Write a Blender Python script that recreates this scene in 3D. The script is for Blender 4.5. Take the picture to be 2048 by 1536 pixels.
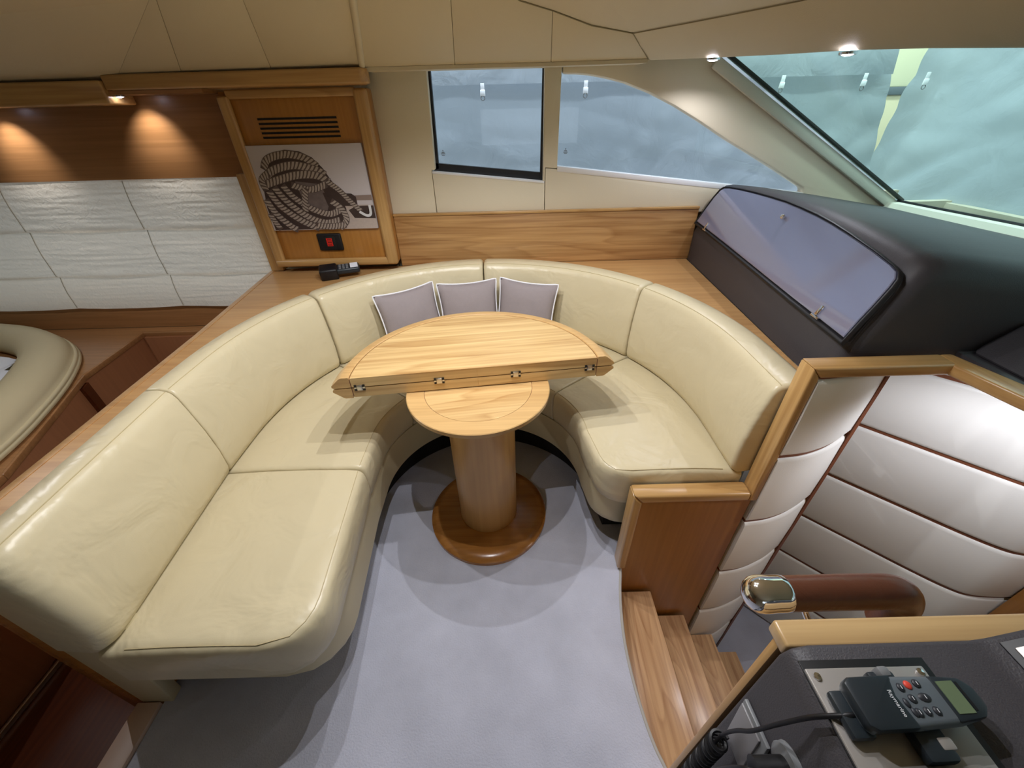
import bpy, bmesh, math, random
from mathutils import Vector, Matrix, noise

random.seed(7)
for o in list(bpy.data.objects):
    bpy.data.objects.remove(o, do_unlink=True)
scene = bpy.context.scene
COL = scene.collection

# ------------------------------------------------------------------ camera
F_PX = 782.0
cam_d = bpy.data.cameras.new('camera')
cam_d.sensor_width = 36.0
cam_d.lens = F_PX / 2048 * 36.0
cam_d.clip_start = 0.02
cam = bpy.data.objects.new('camera', cam_d)
COL.objects.link(cam)
_th, _ro = math.radians(34.834), math.radians(-1.497)
_f = Vector((0, math.cos(_th), -math.sin(_th)))
_r = Vector((1, 0, 0))
_u = _r.cross(_f)
_r2 = _r * math.cos(_ro) + _u * math.sin(_ro)
_u2 = -_r * math.sin(_ro) + _u * math.cos(_ro)
cam.matrix_world = Matrix(((_r2.x, _u2.x, -_f.x, 0), (_r2.y, _u2.y, -_f.y, 0), (_r2.z, _u2.z, -_f.z, 1.42), (0, 0, 0, 1)))
scene.camera = cam

# ------------------------------------------------------------------ world, exposure
world = bpy.data.worlds.new('shed_daylight')
scene.world = world
world.use_nodes = True
bg = world.node_tree.nodes['Background']
bg.inputs['Color'].default_value = (0.80, 0.89, 0.96, 1)
bg.inputs['Strength'].default_value = 1.3
scene.view_settings.view_transform = 'Standard'
scene.view_settings.look = 'None'
scene.view_settings.gamma = 1.0
scene.view_settings.use_curve_mapping = False
scene.view_settings.exposure = -0.12
scene.cycles.max_bounces = 6
scene.cycles.diffuse_bounces = 3
scene.cycles.glossy_bounces = 3
scene.cycles.caustics_reflective = False
scene.cycles.caustics_refractive = False

def area(name, loc, target, sx, sy, watts, col):
    d = bpy.data.lights.new(name, 'AREA')
    d.shape = 'RECTANGLE'; d.size = sx; d.size_y = sy; d.energy = watts; d.color = col
    o = bpy.data.objects.new(name, d)
    COL.objects.link(o)
    o.location = loc
    o.rotation_euler = (Vector(target) - Vector(loc)).to_track_quat('-Z', 'Y').to_euler()
    return o


# unseen area lights added above side deck and foredeck to shade the tarps
area('added_tarp_light', (0.4, 2.30, 3.3), (0.4, 2.45, 0.0), 5.5, 0.25, 190.0, (0.90, 0.95, 1.0))
area('added_tarp_light', (2.30, 0.9, 3.4), (2.45, 0.9, 0.0), 0.25, 4.5, 110.0, (0.90, 0.96, 1.0))

LAMP = 18.5          # watts of each ceiling downlight over the table
LAMP_COL = (0.97, 0.97, 1.0)


# ------------------------------------------------------------------ materials
def srgb(r, g, b):
    def c(v):
        v /= 255.0
        return v / 12.92 if v <= 0.04045 else ((v + 0.055) / 1.055) ** 2.4
    return (c(r), c(g), c(b), 1.0)


def new_mat(name):
    m = bpy.data.materials.new(name)
    m.use_nodes = True
    nt = m.node_tree
    return m, nt, nt.nodes['Principled BSDF']


def plain(name, col, rough=0.5, metal=0.0, bump=0.0, bscale=200.0, spec=0.5, coat=0.0, var=0.0, vscale=4.0):
    m, nt, b = new_mat(name)
    b.inputs['Base Color'].default_value = col
    b.inputs['Roughness'].default_value = rough
    b.inputs['Metallic'].default_value = metal
    b.inputs['Specular IOR Level'].default_value = spec
    b.inputs['Coat Weight'].default_value = coat
    tc = nt.nodes.new('ShaderNodeTexCoord')
    if var > 0:
        n = nt.nodes.new('ShaderNodeTexNoise')
        n.inputs['Scale'].default_value = vscale
        n.inputs['Detail'].default_value = 4
        nt.links.new(tc.outputs['Object'], n.inputs['Vector'])
        mx = nt.nodes.new('ShaderNodeMix')
        mx.data_type = 'RGBA'
        mx.inputs['A'].default_value = tuple(c * (1 - var) for c in col[:3]) + (1,)
        mx.inputs['B'].default_value = tuple(min(1, c * (1 + var)) for c in col[:3]) + (1,)
        nt.links.new(n.outputs['Fac'], mx.inputs['Factor'])
        nt.links.new(mx.outputs['Result'], b.inputs['Base Color'])
    if bump > 0:
        n = nt.nodes.new('ShaderNodeTexNoise')
        n.inputs['Scale'].default_value = bscale
        n.inputs['Detail'].default_value = 3
        nt.links.new(tc.outputs['Object'], n.inputs['Vector'])
        bp = nt.nodes.new('ShaderNodeBump')
        bp.inputs['Strength'].default_value = bump
        bp.inputs['Distance'].default_value = 0.002
        nt.links.new(n.outputs['Fac'], bp.inputs['Height'])
        nt.links.new(bp.outputs['Normal'], b.inputs['Normal'])
    return m


def wood(name, light, dark, axis='X', rings=9.0, ring_w=0.5, fib_w=0.35, rough=0.32, off=(0, 0, 0), rot=0.0, stretch=0.55, across=4.0, coat=0.3):
    m, nt, b = new_mat(name)
    N, L = nt.nodes.new, nt.links.new
    tc = N('ShaderNodeTexCoord')
    mp = N('ShaderNodeMapping')
    ai = 'XYZ'.index(axis)
    s = [across] * 3
    s[ai] = stretch
    mp.inputs['Scale'].default_value = s
    mp.inputs['Location'].default_value = off
    rt = N('ShaderNodeMapping')
    rt.inputs['Rotation'].default_value = (0, 0, rot)
    L(tc.outputs['Object'], rt.inputs['Vector'])
    L(rt.outputs['Vector'], mp.inputs['Vector'])
    n1 = N('ShaderNodeTexNoise')
    n1.inputs['Scale'].default_value = 1.3
    n1.inputs['Detail'].default_value = 1.6
    n1.inputs['Roughness'].default_value = 0.45
    L(mp.outputs['Vector'], n1.inputs['Vector'])
    mu = N('ShaderNodeMath'); mu.operation = 'MULTIPLY'
    mu.inputs[1].default_value = rings
    L(n1.outputs['Fac'], mu.inputs[0])
    fr = N('ShaderNodeMath'); fr.operation = 'FRACT'
    L(mu.outputs[0], fr.inputs[0])
    rp = N('ShaderNodeValToRGB')
    e = rp.color_ramp.elements
    e[0].position = 0.0; e[0].color = (0.15, 0.15, 0.15, 1)
    e[1].position = 1.0; e[1].color = (0.2, 0.2, 0.2, 1)
    x = rp.color_ramp.elements.new(0.72); x.color = (0.55, 0.55, 0.55, 1)
    x = rp.color_ramp.elements.new(0.9); x.color = (1, 1, 1, 1)
    L(fr.outputs[0], rp.inputs['Fac'])
    mp2 = N('ShaderNodeMapping')
    s2 = [70.0] * 3
    s2[ai] = 2.2
    mp2.inputs['Scale'].default_value = s2
    L(rt.outputs['Vector'], mp2.inputs['Vector'])
    n2 = N('ShaderNodeTexNoise')
    n2.inputs['Scale'].default_value = 1.0
    n2.inputs['Detail'].default_value = 3.0
    L(mp2.outputs['Vector'], n2.inputs['Vector'])
    mr = N('ShaderNodeMapRange'); mr.inputs['From Min'].default_value = 0.36; mr.inputs['From Max'].default_value = 0.64
    L(n2.outputs['Fac'], mr.inputs['Value'])
    a = N('ShaderNodeMath'); a.operation = 'MULTIPLY'; a.inputs[1].default_value = ring_w
    L(rp.outputs['Color'], a.inputs[0])
    c = N('ShaderNodeMath'); c.operation = 'MULTIPLY_ADD'; c.inputs[1].default_value = fib_w
    L(mr.outputs['Result'], c.inputs[0]); L(a.outputs[0], c.inputs[2])
    mx = N('ShaderNodeMix'); mx.data_type = 'RGBA'
    mx.inputs['A'].default_value = light
    mx.inputs['B'].default_value = dark
    L(c.outputs[0], mx.inputs['Factor'])
    L(mx.outputs['Result'], b.inputs['Base Color'])
    b.inputs['Roughness'].default_value = rough
    b.inputs['Coat Weight'].default_value = coat
    b.inputs['Coat Roughness'].default_value = 0.25
    bp = N('ShaderNodeBump'); bp.inputs['Strength'].default_value = 0.06; bp.inputs['Distance'].default_value = 0.001
    L(n2.outputs['Fac'], bp.inputs['Height']); L(bp.outputs['Normal'], b.inputs['Normal'])
    return m


def leather(name, col, rough=0.42, wrinkle=0.35, wscale=7.0):
    m, nt, b = new_mat(name)
    N, L = nt.nodes.new, nt.links.new
    tc = N('ShaderNodeTexCoord')
    n = N('ShaderNodeTexNoise'); n.inputs['Scale'].default_value = 420; n.inputs['Detail'].default_value = 2
    w = N('ShaderNodeTexNoise'); w.inputs['Scale'].default_value = wscale; w.inputs['Detail'].default_value = 3; w.inputs['Distortion'].default_value = 0.7
    for q in (n, w):
        L(tc.outputs['Object'], q.inputs['Vector'])
    b1 = N('ShaderNodeBump'); b1.inputs['Strength'].default_value = 0.10; b1.inputs['Distance'].default_value = 0.001
    b2 = N('ShaderNodeBump'); b2.inputs['Strength'].default_value = wrinkle; b2.inputs['Distance'].default_value = 0.016
    L(n.outputs['Fac'], b1.inputs['Height']); L(w.outputs['Fac'], b2.inputs['Height'])
    L(b2.outputs['Normal'], b1.inputs['Normal']); L(b1.outputs['Normal'], b.inputs['Normal'])
    mx = N('ShaderNodeMix'); mx.data_type = 'RGBA'
    mx.inputs['A'].default_value = tuple(c * 0.94 for c in col[:3]) + (1,)
    mx.inputs['B'].default_value = col
    L(w.outputs['Fac'], mx.inputs['Factor']); L(mx.outputs['Result'], b.inputs['Base Color'])
    b.inputs['Roughness'].default_value = rough
    b.inputs['Specular IOR Level'].default_value = 0.5
    return m


def glass(name, tint, gloss=0.07):
    m, nt, b = new_mat(name)
    N, L = nt.nodes.new, nt.links.new
    nt.nodes.remove(b)
    out = nt.nodes['Material Output']
    t = N('ShaderNodeBsdfTransparent'); t.inputs['Color'].default_value = tint
    g = N('ShaderNodeBsdfGlossy'); g.inputs['Roughness'].default_value = 0.02
    mx = N('ShaderNodeMixShader'); mx.inputs['Fac'].default_value = gloss
    L(t.outputs[0], mx.inputs[1]); L(g.outputs[0], mx.inputs[2]); L(mx.outputs[0], out.inputs['Surface'])
    return m


def emit(name, col, strength):
    m, nt, b = new_mat(name)
    b.inputs['Base Color'].default_value = col
    b.inputs['Emission Color'].default_value = col
    b.inputs['Emission Strength'].default_value = strength
    return m


def cloth_translucent(name, col, trans=0.4, bump=0.3, bscale=6.0):
    m, nt, b = new_mat(name)
    N, L = nt.nodes.new, nt.links.new
    nt.nodes.remove(b)
    out = nt.nodes['Material Output']
    tc = N('ShaderNodeTexCoord')
    n = N('ShaderNodeTexNoise'); n.inputs['Scale'].default_value = bscale; n.inputs['Detail'].default_value = 5; n.inputs['Distortion'].default_value = 1.2
    L(tc.outputs['Object'], n.inputs['Vector'])
    bp = N('ShaderNodeBump'); bp.inputs['Strength'].default_value = bump; bp.inputs['Distance'].default_value = 0.03
    L(n.outputs['Fac'], bp.inputs['Height'])
    d = N('ShaderNodeBsdfDiffuse'); d.inputs['Color'].default_value = col
    t = N('ShaderNodeBsdfTranslucent'); t.inputs['Color'].default_value = col
    L(bp.outputs['Normal'], d.inputs['Normal']); L(bp.outputs['Normal'], t.inputs['Normal'])
    mx = N('ShaderNodeMixShader'); mx.inputs['Fac'].default_value = trans
    L(d.outputs[0], mx.inputs[1]); L(t.outputs[0], mx.inputs[2]); L(mx.outputs[0], out.inputs['Surface'])
    return m


M = {}
WL, WD = srgb(206, 166, 108), srgb(150, 106, 54)
M['wood_table'] = wood('wood_table', srgb(228, 196, 138), srgb(166, 120, 66), 'X', rot=math.radians(-6.3), rings=9, ring_w=0.42, off=(0.3, 2.1, 0), across=5.5, stretch=0.42, fib_w=0.42)
M['wood_disc'] = wood('wood_disc', srgb(228, 194, 136), srgb(170, 124, 70), 'X', rot=math.radians(-6.3), rings=9, ring_w=0.42, off=(4.3, 0.4, 0), across=5.5, stretch=1.0, fib_w=0.42)
M['wood_cap'] = wood('wood_cap', srgb(206, 174, 124), srgb(164, 128, 82), 'X', rings=4, ring_w=0.3)
M['wood_rim'] = wood('wood_rim', srgb(216, 178, 120), srgb(170, 126, 76), 'X', rings=4, ring_w=0.25)
M['wood_x'] = wood('wood_x', WL, WD, 'X', rings=8, ring_w=0.45, off=(1.7, 0.2, 3.3))
M['wood_y'] = wood('wood_y', WL, WD, 'Y', rings=5, ring_w=0.35)
M['wood_z'] = wood('wood_z', WL, WD, 'Z', rings=4, ring_w=0.3)
M['wood_splash'] = wood('wood_splash', srgb(200, 158, 104), srgb(146, 102, 58), 'X', rings=9, ring_w=0.42, off=(0.9, 0.2, 1.35), across=5.0, stretch=0.55, fib_w=0.5)
M['wood_ledge'] = wood('wood_ledge', srgb(202, 158, 104), srgb(160, 114, 68), 'X', rings=4, ring_w=0.25)
M['wood_panel'] = wood('wood_panel', srgb(166, 114, 54), srgb(134, 86, 36), 'Z', rings=2, ring_w=0.15, fib_w=0.35, rough=0.4)
M['wood_cab'] = wood('wood_cab', srgb(186, 130, 62), srgb(152, 98, 40), 'Z', rings=3, ring_w=0.2, fib_w=0.3)
M['wood_galley'] = wood('wood_galley', srgb(172, 124, 80), srgb(132, 92, 54), 'X', rings=3, ring_w=0.25, fib_w=0.4)
M['wood_bench'] = wood('wood_bench', srgb(172, 118, 82), srgb(138, 92, 62), 'Z', rings=3, ring_w=0.2, fib_w=0.2)
M['wood_dark'] = wood('wood_dark', srgb(96, 46, 22), srgb(58, 24, 10), 'Y', rings=4, ring_w=0.3, rough=0.25)
M['wood_tread'] = wood('wood_tread', srgb(214, 174, 130), srgb(158, 112, 74), 'Y', rings=13, ring_w=0.42, off=(2.2, 0.5, 0), across=6.5, stretch=1.0, fib_w=0.45)
M['wood_column'] = wood('wood_column', srgb(208, 164, 104), srgb(164, 118, 64), 'Z', rings=6, ring_w=0.3, across=3.0, fib_w=0.2)
M['wood_base'] = wood('wood_base', srgb(180, 122, 58), srgb(134, 82, 32), 'X', rings=5, ring_w=0.3, rough=0.22, coat=0.6)
M['wood_seam'] = plain('wood_seam', srgb(120, 72, 50), 0.4)
M['leather'] = leather('leather_cream', srgb(216, 203, 168), 0.34, wrinkle=0.6)
M['leather_plain'] = leather('leather_plinth', srgb(210, 197, 160), 0.45, wrinkle=0.15)
M['stitch'] = plain('stitch', srgb(196, 180, 140), 0.6)
M['pillow'] = plain('pillow_linen', srgb(152, 142, 142), 0.9, bump=0.4, bscale=500, spec=0.2, var=0.05, vscale=60)
M['piping'] = plain('white_piping', srgb(240, 240, 244), 0.6)
M['carpet'] = plain('carpet_grey', srgb(190, 192, 206), 0.95, bump=1.0, bscale=200, spec=0.1, var=0.24, vscale=6)
M['binding'] = plain('carpet_binding', srgb(178, 174, 168), 0.8)
M['vinyl'] = plain('headliner_vinyl', srgb(214, 202, 172), 0.6, bump=0.25, bscale=380, spec=0.3)
M['vinyl_wall'] = plain('wall_vinyl', srgb(226, 216, 192), 0.5, bump=0.2, bscale=380, spec=0.35)
M['vinyl_white'] = plain('white_vinyl', srgb(236, 236, 232), 0.42, bump=0.15, bscale=380, spec=0.4)
M['trim_pale'] = plain('pale_trim', srgb(214, 214, 200), 0.5)
M['sill_white'] = plain('white_sill', srgb(238, 238, 240), 0.4)
M['black'] = plain('black_rubber', srgb(14, 14, 18), 0.5)
M['dark_gap'] = plain('dark_gap', srgb(20, 14, 10), 0.8)
M['dash'] = plain('dash_vinyl', srgb(64, 62, 66), 0.5, bump=0.3, bscale=500, spec=0.4)
M['lid'] = plain('glossy_lid', srgb(140, 144, 170), 0.12, metal=0.25, spec=0.6, coat=0.6)
M['chrome'] = plain('chrome', (0.85, 0.85, 0.87, 1), 0.08, metal=1.0)
M['steel'] = plain('brushed_steel', (0.62, 0.6, 0.57, 1), 0.3, metal=1.0)
M['brown_leather'] = leather('brown_leather', srgb(92, 54, 38), 0.32, wrinkle=0.08, wscale=30)
M['plate'] = plain('plate_aluminium', srgb(168, 164, 160), 0.35, metal=0.4)
M['handset_dark'] = plain('handset_dark', srgb(34, 42, 48), 0.4)
M['handset_grey'] = plain('handset_grey', srgb(92, 100, 106), 0.45)
M['key'] = plain('key_rubber', srgb(40, 42, 48), 0.5)
M['key_red'] = plain('key_red', srgb(214, 70, 52), 0.5)
M['lcd'] = plain('lcd_green', srgb(104, 120, 92), 0.25)
M['white'] = plain('white_plastic', srgb(226, 228, 232), 0.4)
M['grey_plastic'] = plain('grey_plastic', srgb(120, 122, 124), 0.4)
M['paper'] = plain('white_paper', srgb(232, 236, 244), 0.7)
M['blind'] = cloth_translucent('blind_cloth', srgb(238, 230, 216), 0.38, 0.3, 40)
M['tarp'] = cloth_translucent('tarp_cloth', srgb(200, 207, 213), 0.4, 0.35, 5.0)
M['seam_tape'] = plain('seam_tape', srgb(176, 168, 152), 0.8)
M['post'] = plain('beige_post', srgb(206, 192, 160), 0.6)
M['print_sky'] = plain('print_sky', srgb(206, 200, 204), 0.5)
M['print_water'] = plain('print_water', srgb(190, 176, 168), 0.5, var=0.12, vscale=120)
M['print_dark'] = plain('print_dark', srgb(66, 52, 50), 0.5, var=0.2, vscale=60)
M['print_shore'] = plain('print_shore', srgb(150, 132, 124), 0.5)
M['print_metal'] = plain('print_metal', srgb(112, 100, 98), 0.5, var=0.3, vscale=40)
M['led_red'] = emit('led_red', srgb(200, 36, 24), 0.3)
M['led'] = emit('led_white', (0.80, 0.80, 1.0, 1), 30.0)
M['glass_side'] = glass('glass_side', (0.90, 0.94, 0.97, 1), 0.03)
M['glass_front'] = glass('glass_front', (0.82, 0.95, 0.90, 1), 0.04)
M['hull'] = plain('hull_inside', srgb(190, 182, 164), 0.7)


M['print_strand'] = plain('print_strand', srgb(92, 78, 74), 0.5)
M['print_twist'] = plain('print_twist', srgb(172, 160, 150), 0.5, var=0.2, vscale=90)


# ------------------------------------------------------------------ mesh helpers
def finish(name, me, mat, parent=None, smooth=None, kind=None, label=None, cat=None, group=None):
    if mat is not None:
        me.materials.append(mat)
    if smooth:
        for p in me.polygons:
            p.use_smooth = True
        try:
            me.set_sharp_from_angle(angle=math.radians(smooth))
        except Exception:
            pass
    o = bpy.data.objects.new(name, me)
    COL.objects.link(o)
    if parent is not None:
        o.parent = parent
        o.matrix_parent_inverse = parent.matrix_basis.inverted()
    tag(o, label, cat, group, kind)
    return o


def tag(o, label=None, cat=None, group=None, kind=None):
    if label: o['label'] = label
    if cat: o['category'] = cat
    if group: o['group'] = group
    if kind: o['kind'] = kind
    return o


def empty(name, loc, label=None, cat=None, group=None, kind=None):
    o = bpy.data.objects.new(name, None)
    o.location = loc
    o.empty_display_size = 0.05
    COL.objects.link(o)
    return tag(o, label, cat, group, kind)


def from_bm(name, bm, mat, parent=None, **k):
    bmesh.ops.recalc_face_normals(bm, faces=bm.faces)
    me = bpy.data.meshes.new(name)
    bm.to_mesh(me)
    bm.free()
    return finish(name, me, mat, parent, **k)


def bevel_bm(bm, w, seg=2, ang=35):
    if w <= 0:
        return
    es = [e for e in bm.edges if len(e.link_faces) == 2 and e.calc_face_angle(0) > math.radians(ang)]
    if es:
        bmesh.ops.bevel(bm, geom=es, offset=w, segments=seg, affect='EDGES', profile=0.5, clamp_overlap=True)


def add_box(bm, lo, hi, mtx=None):
    v = [bm.verts.new((x, y, z)) for x in (lo[0], hi[0]) for y in (lo[1], hi[1]) for z in (lo[2], hi[2])]
    for f in ((0, 1, 3, 2), (4, 6, 7, 5), (0, 4, 5, 1), (2, 3, 7, 6), (0, 2, 6, 4), (1, 5, 7, 3)):
        bm.faces.new([v[i] for i in f])
    if mtx is not None:
        for q in v:
            q.co = mtx @ q.co
    return v


def box(name, lo, hi, mat, parent=None, bevel=0.0, seg=2, mtx=None, **k):
    bm = bmesh.new()
    add_box(bm, lo, hi)
    bmesh.ops.recalc_face_normals(bm, faces=bm.faces)
    bevel_bm(bm, bevel, seg)
    if mtx is not None:
        bm.transform(mtx)
    k.setdefault('smooth', 40 if bevel > 0 else None)
    return from_bm(name, bm, mat, parent, **k)


def prism(name, poly, a0, a1, mat, parent=None, axis='Z', bevel=0.0, seg=2, mtx=None, **k):
    """poly: 2-D outline; extruded a0..a1 along axis. axis Z: (x,y); Y: (x,z); X: (y,z)."""
    def p3(p, a):
        return {'Z': (p[0], p[1], a), 'Y': (p[0], a, p[1]), 'X': (a, p[0], p[1])}[axis]
    bm = bmesh.new()
    b = [bm.verts.new(p3(p, a0)) for p in poly]
    t = [bm.verts.new(p3(p, a1)) for p in poly]
    n = len(poly)
    bm.faces.new(b)
    bm.faces.new(t[::-1])
    for i in range(n):
        bm.faces.new((b[i], b[(i + 1) % n], t[(i + 1) % n], t[i]))
    bmesh.ops.recalc_face_normals(bm, faces=bm.faces)
    bevel_bm(bm, bevel, seg)
    if mtx is not None:
        bm.transform(mtx)
    k.setdefault('smooth', 40 if bevel > 0 else None)
    return from_bm(name, bm, mat, parent, **k)


def loft(name, rings, mat, parent=None, caps=True, closed=True, loop=False, smooth=50, **k):
    bm = bmesh.new()
    R = [[bm.verts.new(p) for p in r] for r in rings]
    n = len(rings[0])
    rng = range(len(R)) if loop else range(len(R) - 1)
    for i in rng:
        a, b = R[i], R[(i + 1) % len(R)]
        for j in range(n if closed else n - 1):
            j2 = (j + 1) % n
            bm.faces.new((a[j], a[j2], b[j2], b[j]))
    if caps and closed and not loop:
        bm.faces.new(R[0][::-1])
        bm.faces.new(R[-1])
    return from_bm(name, bm, mat, parent, smooth=smooth, **k)


def catmull(pts, sub=6):
    P = [Vector(p) for p in pts]
    out = []
    for i in range(len(P) - 1):
        p0, p1, p2, p3 = P[max(i - 1, 0)], P[i], P[i + 1], P[min(i + 2, len(P) - 1)]
        for s in range(sub):
            t = s / sub
            out.append(0.5 * ((2 * p1) + (-p0 + p2) * t + (2 * p0 - 5 * p1 + 4 * p2 - p3) * t * t + (-p0 + 3 * p1 - 3 * p2 + p3) * t ** 3))
    out.append(P[-1])
    return out


def tube_rings(pts, rad, seg=8):
    P = [Vector(p) for p in pts]
    rings = []
    up = Vector((0, 0, 1))
    for i, p in enumerate(P):
        d = (P[min(i + 1, len(P) - 1)] - P[max(i - 1, 0)]).normalized()
        if abs(d.dot(up)) > 0.95:
            up = Vector((0, 1, 0)) if abs(d.y) < 0.9 else Vector((1, 0, 0))
        s = d.cross(up).normalized()
        t = s.cross(d)
        r = rad(i / (len(P) - 1)) if callable(rad) else rad
        rings.append([p + s * (math.cos(2 * math.pi * j / seg) * r) + t * (math.sin(2 * math.pi * j / seg) * r) for j in range(seg)])
        up = t
    return rings


def tube(name, pts, rad, mat, parent=None, seg=8, loop=False, **k):
    P = list(pts)
    if loop:
        rings = tube_rings(P + [P[0]], rad, seg)[:-1]
        d0 = tube_rings([P[-1], P[0], P[1]], rad, seg)[1]
        rings[0] = d0
        return loft(name, rings, mat, parent, caps=False, loop=True, **k)
    return loft(name, tube_rings(P, rad, seg), mat, parent, **k)


def lathe(name, prof, mat, parent=None, seg=64, center=(0, 0), a0=0.0, a1=2 * math.pi, **k):
    """prof: list of (r, z). Full turn closes; partial turn is capped."""
    full = abs(a1 - a0 - 2 * math.pi) < 1e-6
    n = seg if full else seg + 1
    rings = []
    for i in range(n):
        a = a0 + (a1 - a0) * i / seg
        rings.append([(center[0] + r * math.cos(a), center[1] + r * math.sin(a), z) for r, z in prof])
    return loft(name, rings, mat, parent, caps=not full, loop=full, **k)


def strip_z(name, path, z0, z1, th, mat, parent=None, **k):
    """vertical wall of thickness th (to the left normal) along a plan path."""
    P = [Vector((p[0], p[1])) for p in path]
    rings = []
    for i, p in enumerate(P):
        d = (P[min(i + 1, len(P) - 1)] - P[max(i - 1, 0)]).normalized()
        nrm = Vector((-d.y, d.x))
        q = p + nrm * th
        rings.append([(p.x, p.y, z0), (p.x, p.y, z1), (q.x, q.y, z1), (q.x, q.y, z0)])
    return loft(name, rings, mat, parent, **k)


# ------------------------------------------------------------------ shell of the cabin (mostly unseen sides, they close the room)
WY = 2.12
floor_outline = [(-1.06, -1.4), (-1.06, 0.45), (-1.0, 1.9), (0.6, 1.9), (0.72, 0.86), (0.395, 0.86), (0.388, 0.80), (0.369, 0.726), (0.353, 0.64),
                 (0.343, 0.549), (0.343, 0.45), (0.351, 0.36), (0.362, 0.30), (0.375, 0.261), (0.40, 0.18), (0.40, -1.4)]
prism('floor', floor_outline, -0.03, 0.0, M['carpet'], kind='structure', label='light grey carpet of the raised dinette deck', )
edge = catmull([(x, y, -0.004) for x, y in floor_outline[5:15]], 4)
tube('trim_1', edge, 0.006, M['binding'], seg=8, kind='structure', label='pale bound edge of the grey carpet above the stairs')
prism('trim_2', [(-1.132, -1.4), (-1.062, -1.4), (-1.062, 0.428), (-1.132, 0.428)], -0.05, 0.012, plain('threshold', srgb(206, 180, 164), 0.45), bevel=0.004, kind='structure',
      label='pale threshold strip along the carpet edge beside the sofa')

shell = [
    ('wall_near', (-3.3, -1.45, -1.45), (2.4, -1.40, 1.08)),
    ('wall_near', (-3.3, -1.45, 1.45), (2.4, -1.40, 1.9)),
    ('wall_near', (-3.3, -1.45, 1.08), (-0.3, -1.40, 1.45)),
    ('wall_near', (0.9, -1.45, 1.08), (2.4, -1.40, 1.45)),
    ('wall_aft', (-3.35, -1.45, -1.45), (-3.30, 2.3, 1.9)),
    ('wall_bow', (2.35, -1.45, -1.45), (2.40, 2.3, 0.97)),
    ('wall_hull', (-3.3, 2.24, -1.45), (-1.2, 2.28, 0.56)),
    ('wall_hull', (-1.2, 2.24, -1.45), (2.4, 2.28, 0.98)),
]
for nm, lo, hi in shell:
    box(nm, lo, hi, M['hull'], kind='structure')
box('floor', (-3.3, -1.45, -1.5), (2.4, 2.3, -1.45), M['hull'], kind='structure')

# ------------------------------------------------------------------ far side wall: padded panels around two windows
wall = empty('wall_far', (0.3, WY + 0.02, 1.0), kind='structure')
def wpanel(name, poly, mat=M['vinyl_wall'], y0=WY, y1=WY + 0.05, bevel=0.005):
    return prism(name, poly, y0, y1, mat, wall, axis='Y', bevel=bevel, seg=2)
wpanel('panel', [(-0.62, 1.0), (-0.358, 1.0), (-0.358, 1.2), (-0.34, 1.2), (-0.325, 1.63), (-0.62, 1.63)])
wpanel('panel', [(-0.356, 1.0), (0.185, 1.0), (0.185, 1.136), (-0.356, 1.192)])
wpanel('panel', [(0.187, 0.98), (1.47, 0.98), (1.47, 1.045), (0.243, 1.190), (0.187, 1.196)])
wpanel('panel', [(0.1855, 1.137), (0.1855, 1.198), (0.243, 1.193), (0.247, 1.63), (0.172, 1.63), (0.176, 1.138)], bevel=0.004)
arch = [(0.248, 1.63), (0.25, 1.549), (0.31, 1.547), (0.368, 1.542), (0.445, 1.529), (0.522, 1.512), (0.636, 1.475), (0.756, 1.426), (0.882, 1.366), (1.015, 1.297),
        (1.152, 1.232), (1.296, 1.162), (1.463, 1.078), (1.475, 1.04), (1.475, 0.94), (2.0, 0.94), (1.985, 0.985), (0.915, 1.575), (0.80, 1.63)]
wpanel('panel', arch, bevel=0.012)
# lower hidden wall behind the backsplash
box('lining', (-1.25, WY + 0.05, 0.3), (2.0, WY + 0.07, 1.05), M['hull'], wall)
box('lining', (-1.25, WY + 0.05, 1.05), (-0.62, WY + 0.07, 1.75), M['hull'], wall)
box('lining', (-3.3, WY + 0.05, 1.19), (-1.25, WY + 0.07, 1.75), M['hull'], wall)

# window one: black rubber frame, pane
w1 = empty('window_1', (-0.08, WY + 0.04, 1.2), kind='structure')
prism('frame', [(-0.352, 1.19), (0.182, 1.135), (0.182, 1.172), (-0.352, 1.226)], WY + 0.035, WY + 0.06, M['black'], w1, axis='Y')
prism('frame', [(-0.345, 1.20), (-0.327, 1.20), (-0.315, 1.63), (-0.333, 1.63)], WY + 0.035, WY + 0.06, M['black'], w1, axis='Y')
prism('frame', [(0.164, 1.14), (0.176, 1.14), (0.176, 1.63), (0.168, 1.63)], WY + 0.03, WY + 0.06, M['black'], w1, axis='Y')
prism('pane', [(-0.36, 1.2), (0.18, 1.15), (0.18, 1.64), (-0.36, 1.64)], WY + 0.05, WY + 0.056, M['glass_side'], w1, axis='Y')
prism('sill', [(-0.356, 1.186), (0.182, 1.131), (0.182, 1.1395), (-0.356, 1.1945)], WY - 0.003, WY + 0.04, M['sill_white'], w1, axis='Y', bevel=0.002)
def emblem(par, x, z, y):
    e = M['grey_plastic']
    for (dx, dz, w, h) in ((0, 0, .007, .003), (0, -.006, .010, .003), (0, -.012, .007, .003), (0, .007, .002, .005)):
        box('etched_mark', (x + dx - w, y, z + dz - h / 2), (x + dx + w, y + 0.0006, z + dz + h / 2), e, par)
emblem(w1, -0.300, 1.268, WY + 0.047)
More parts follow.
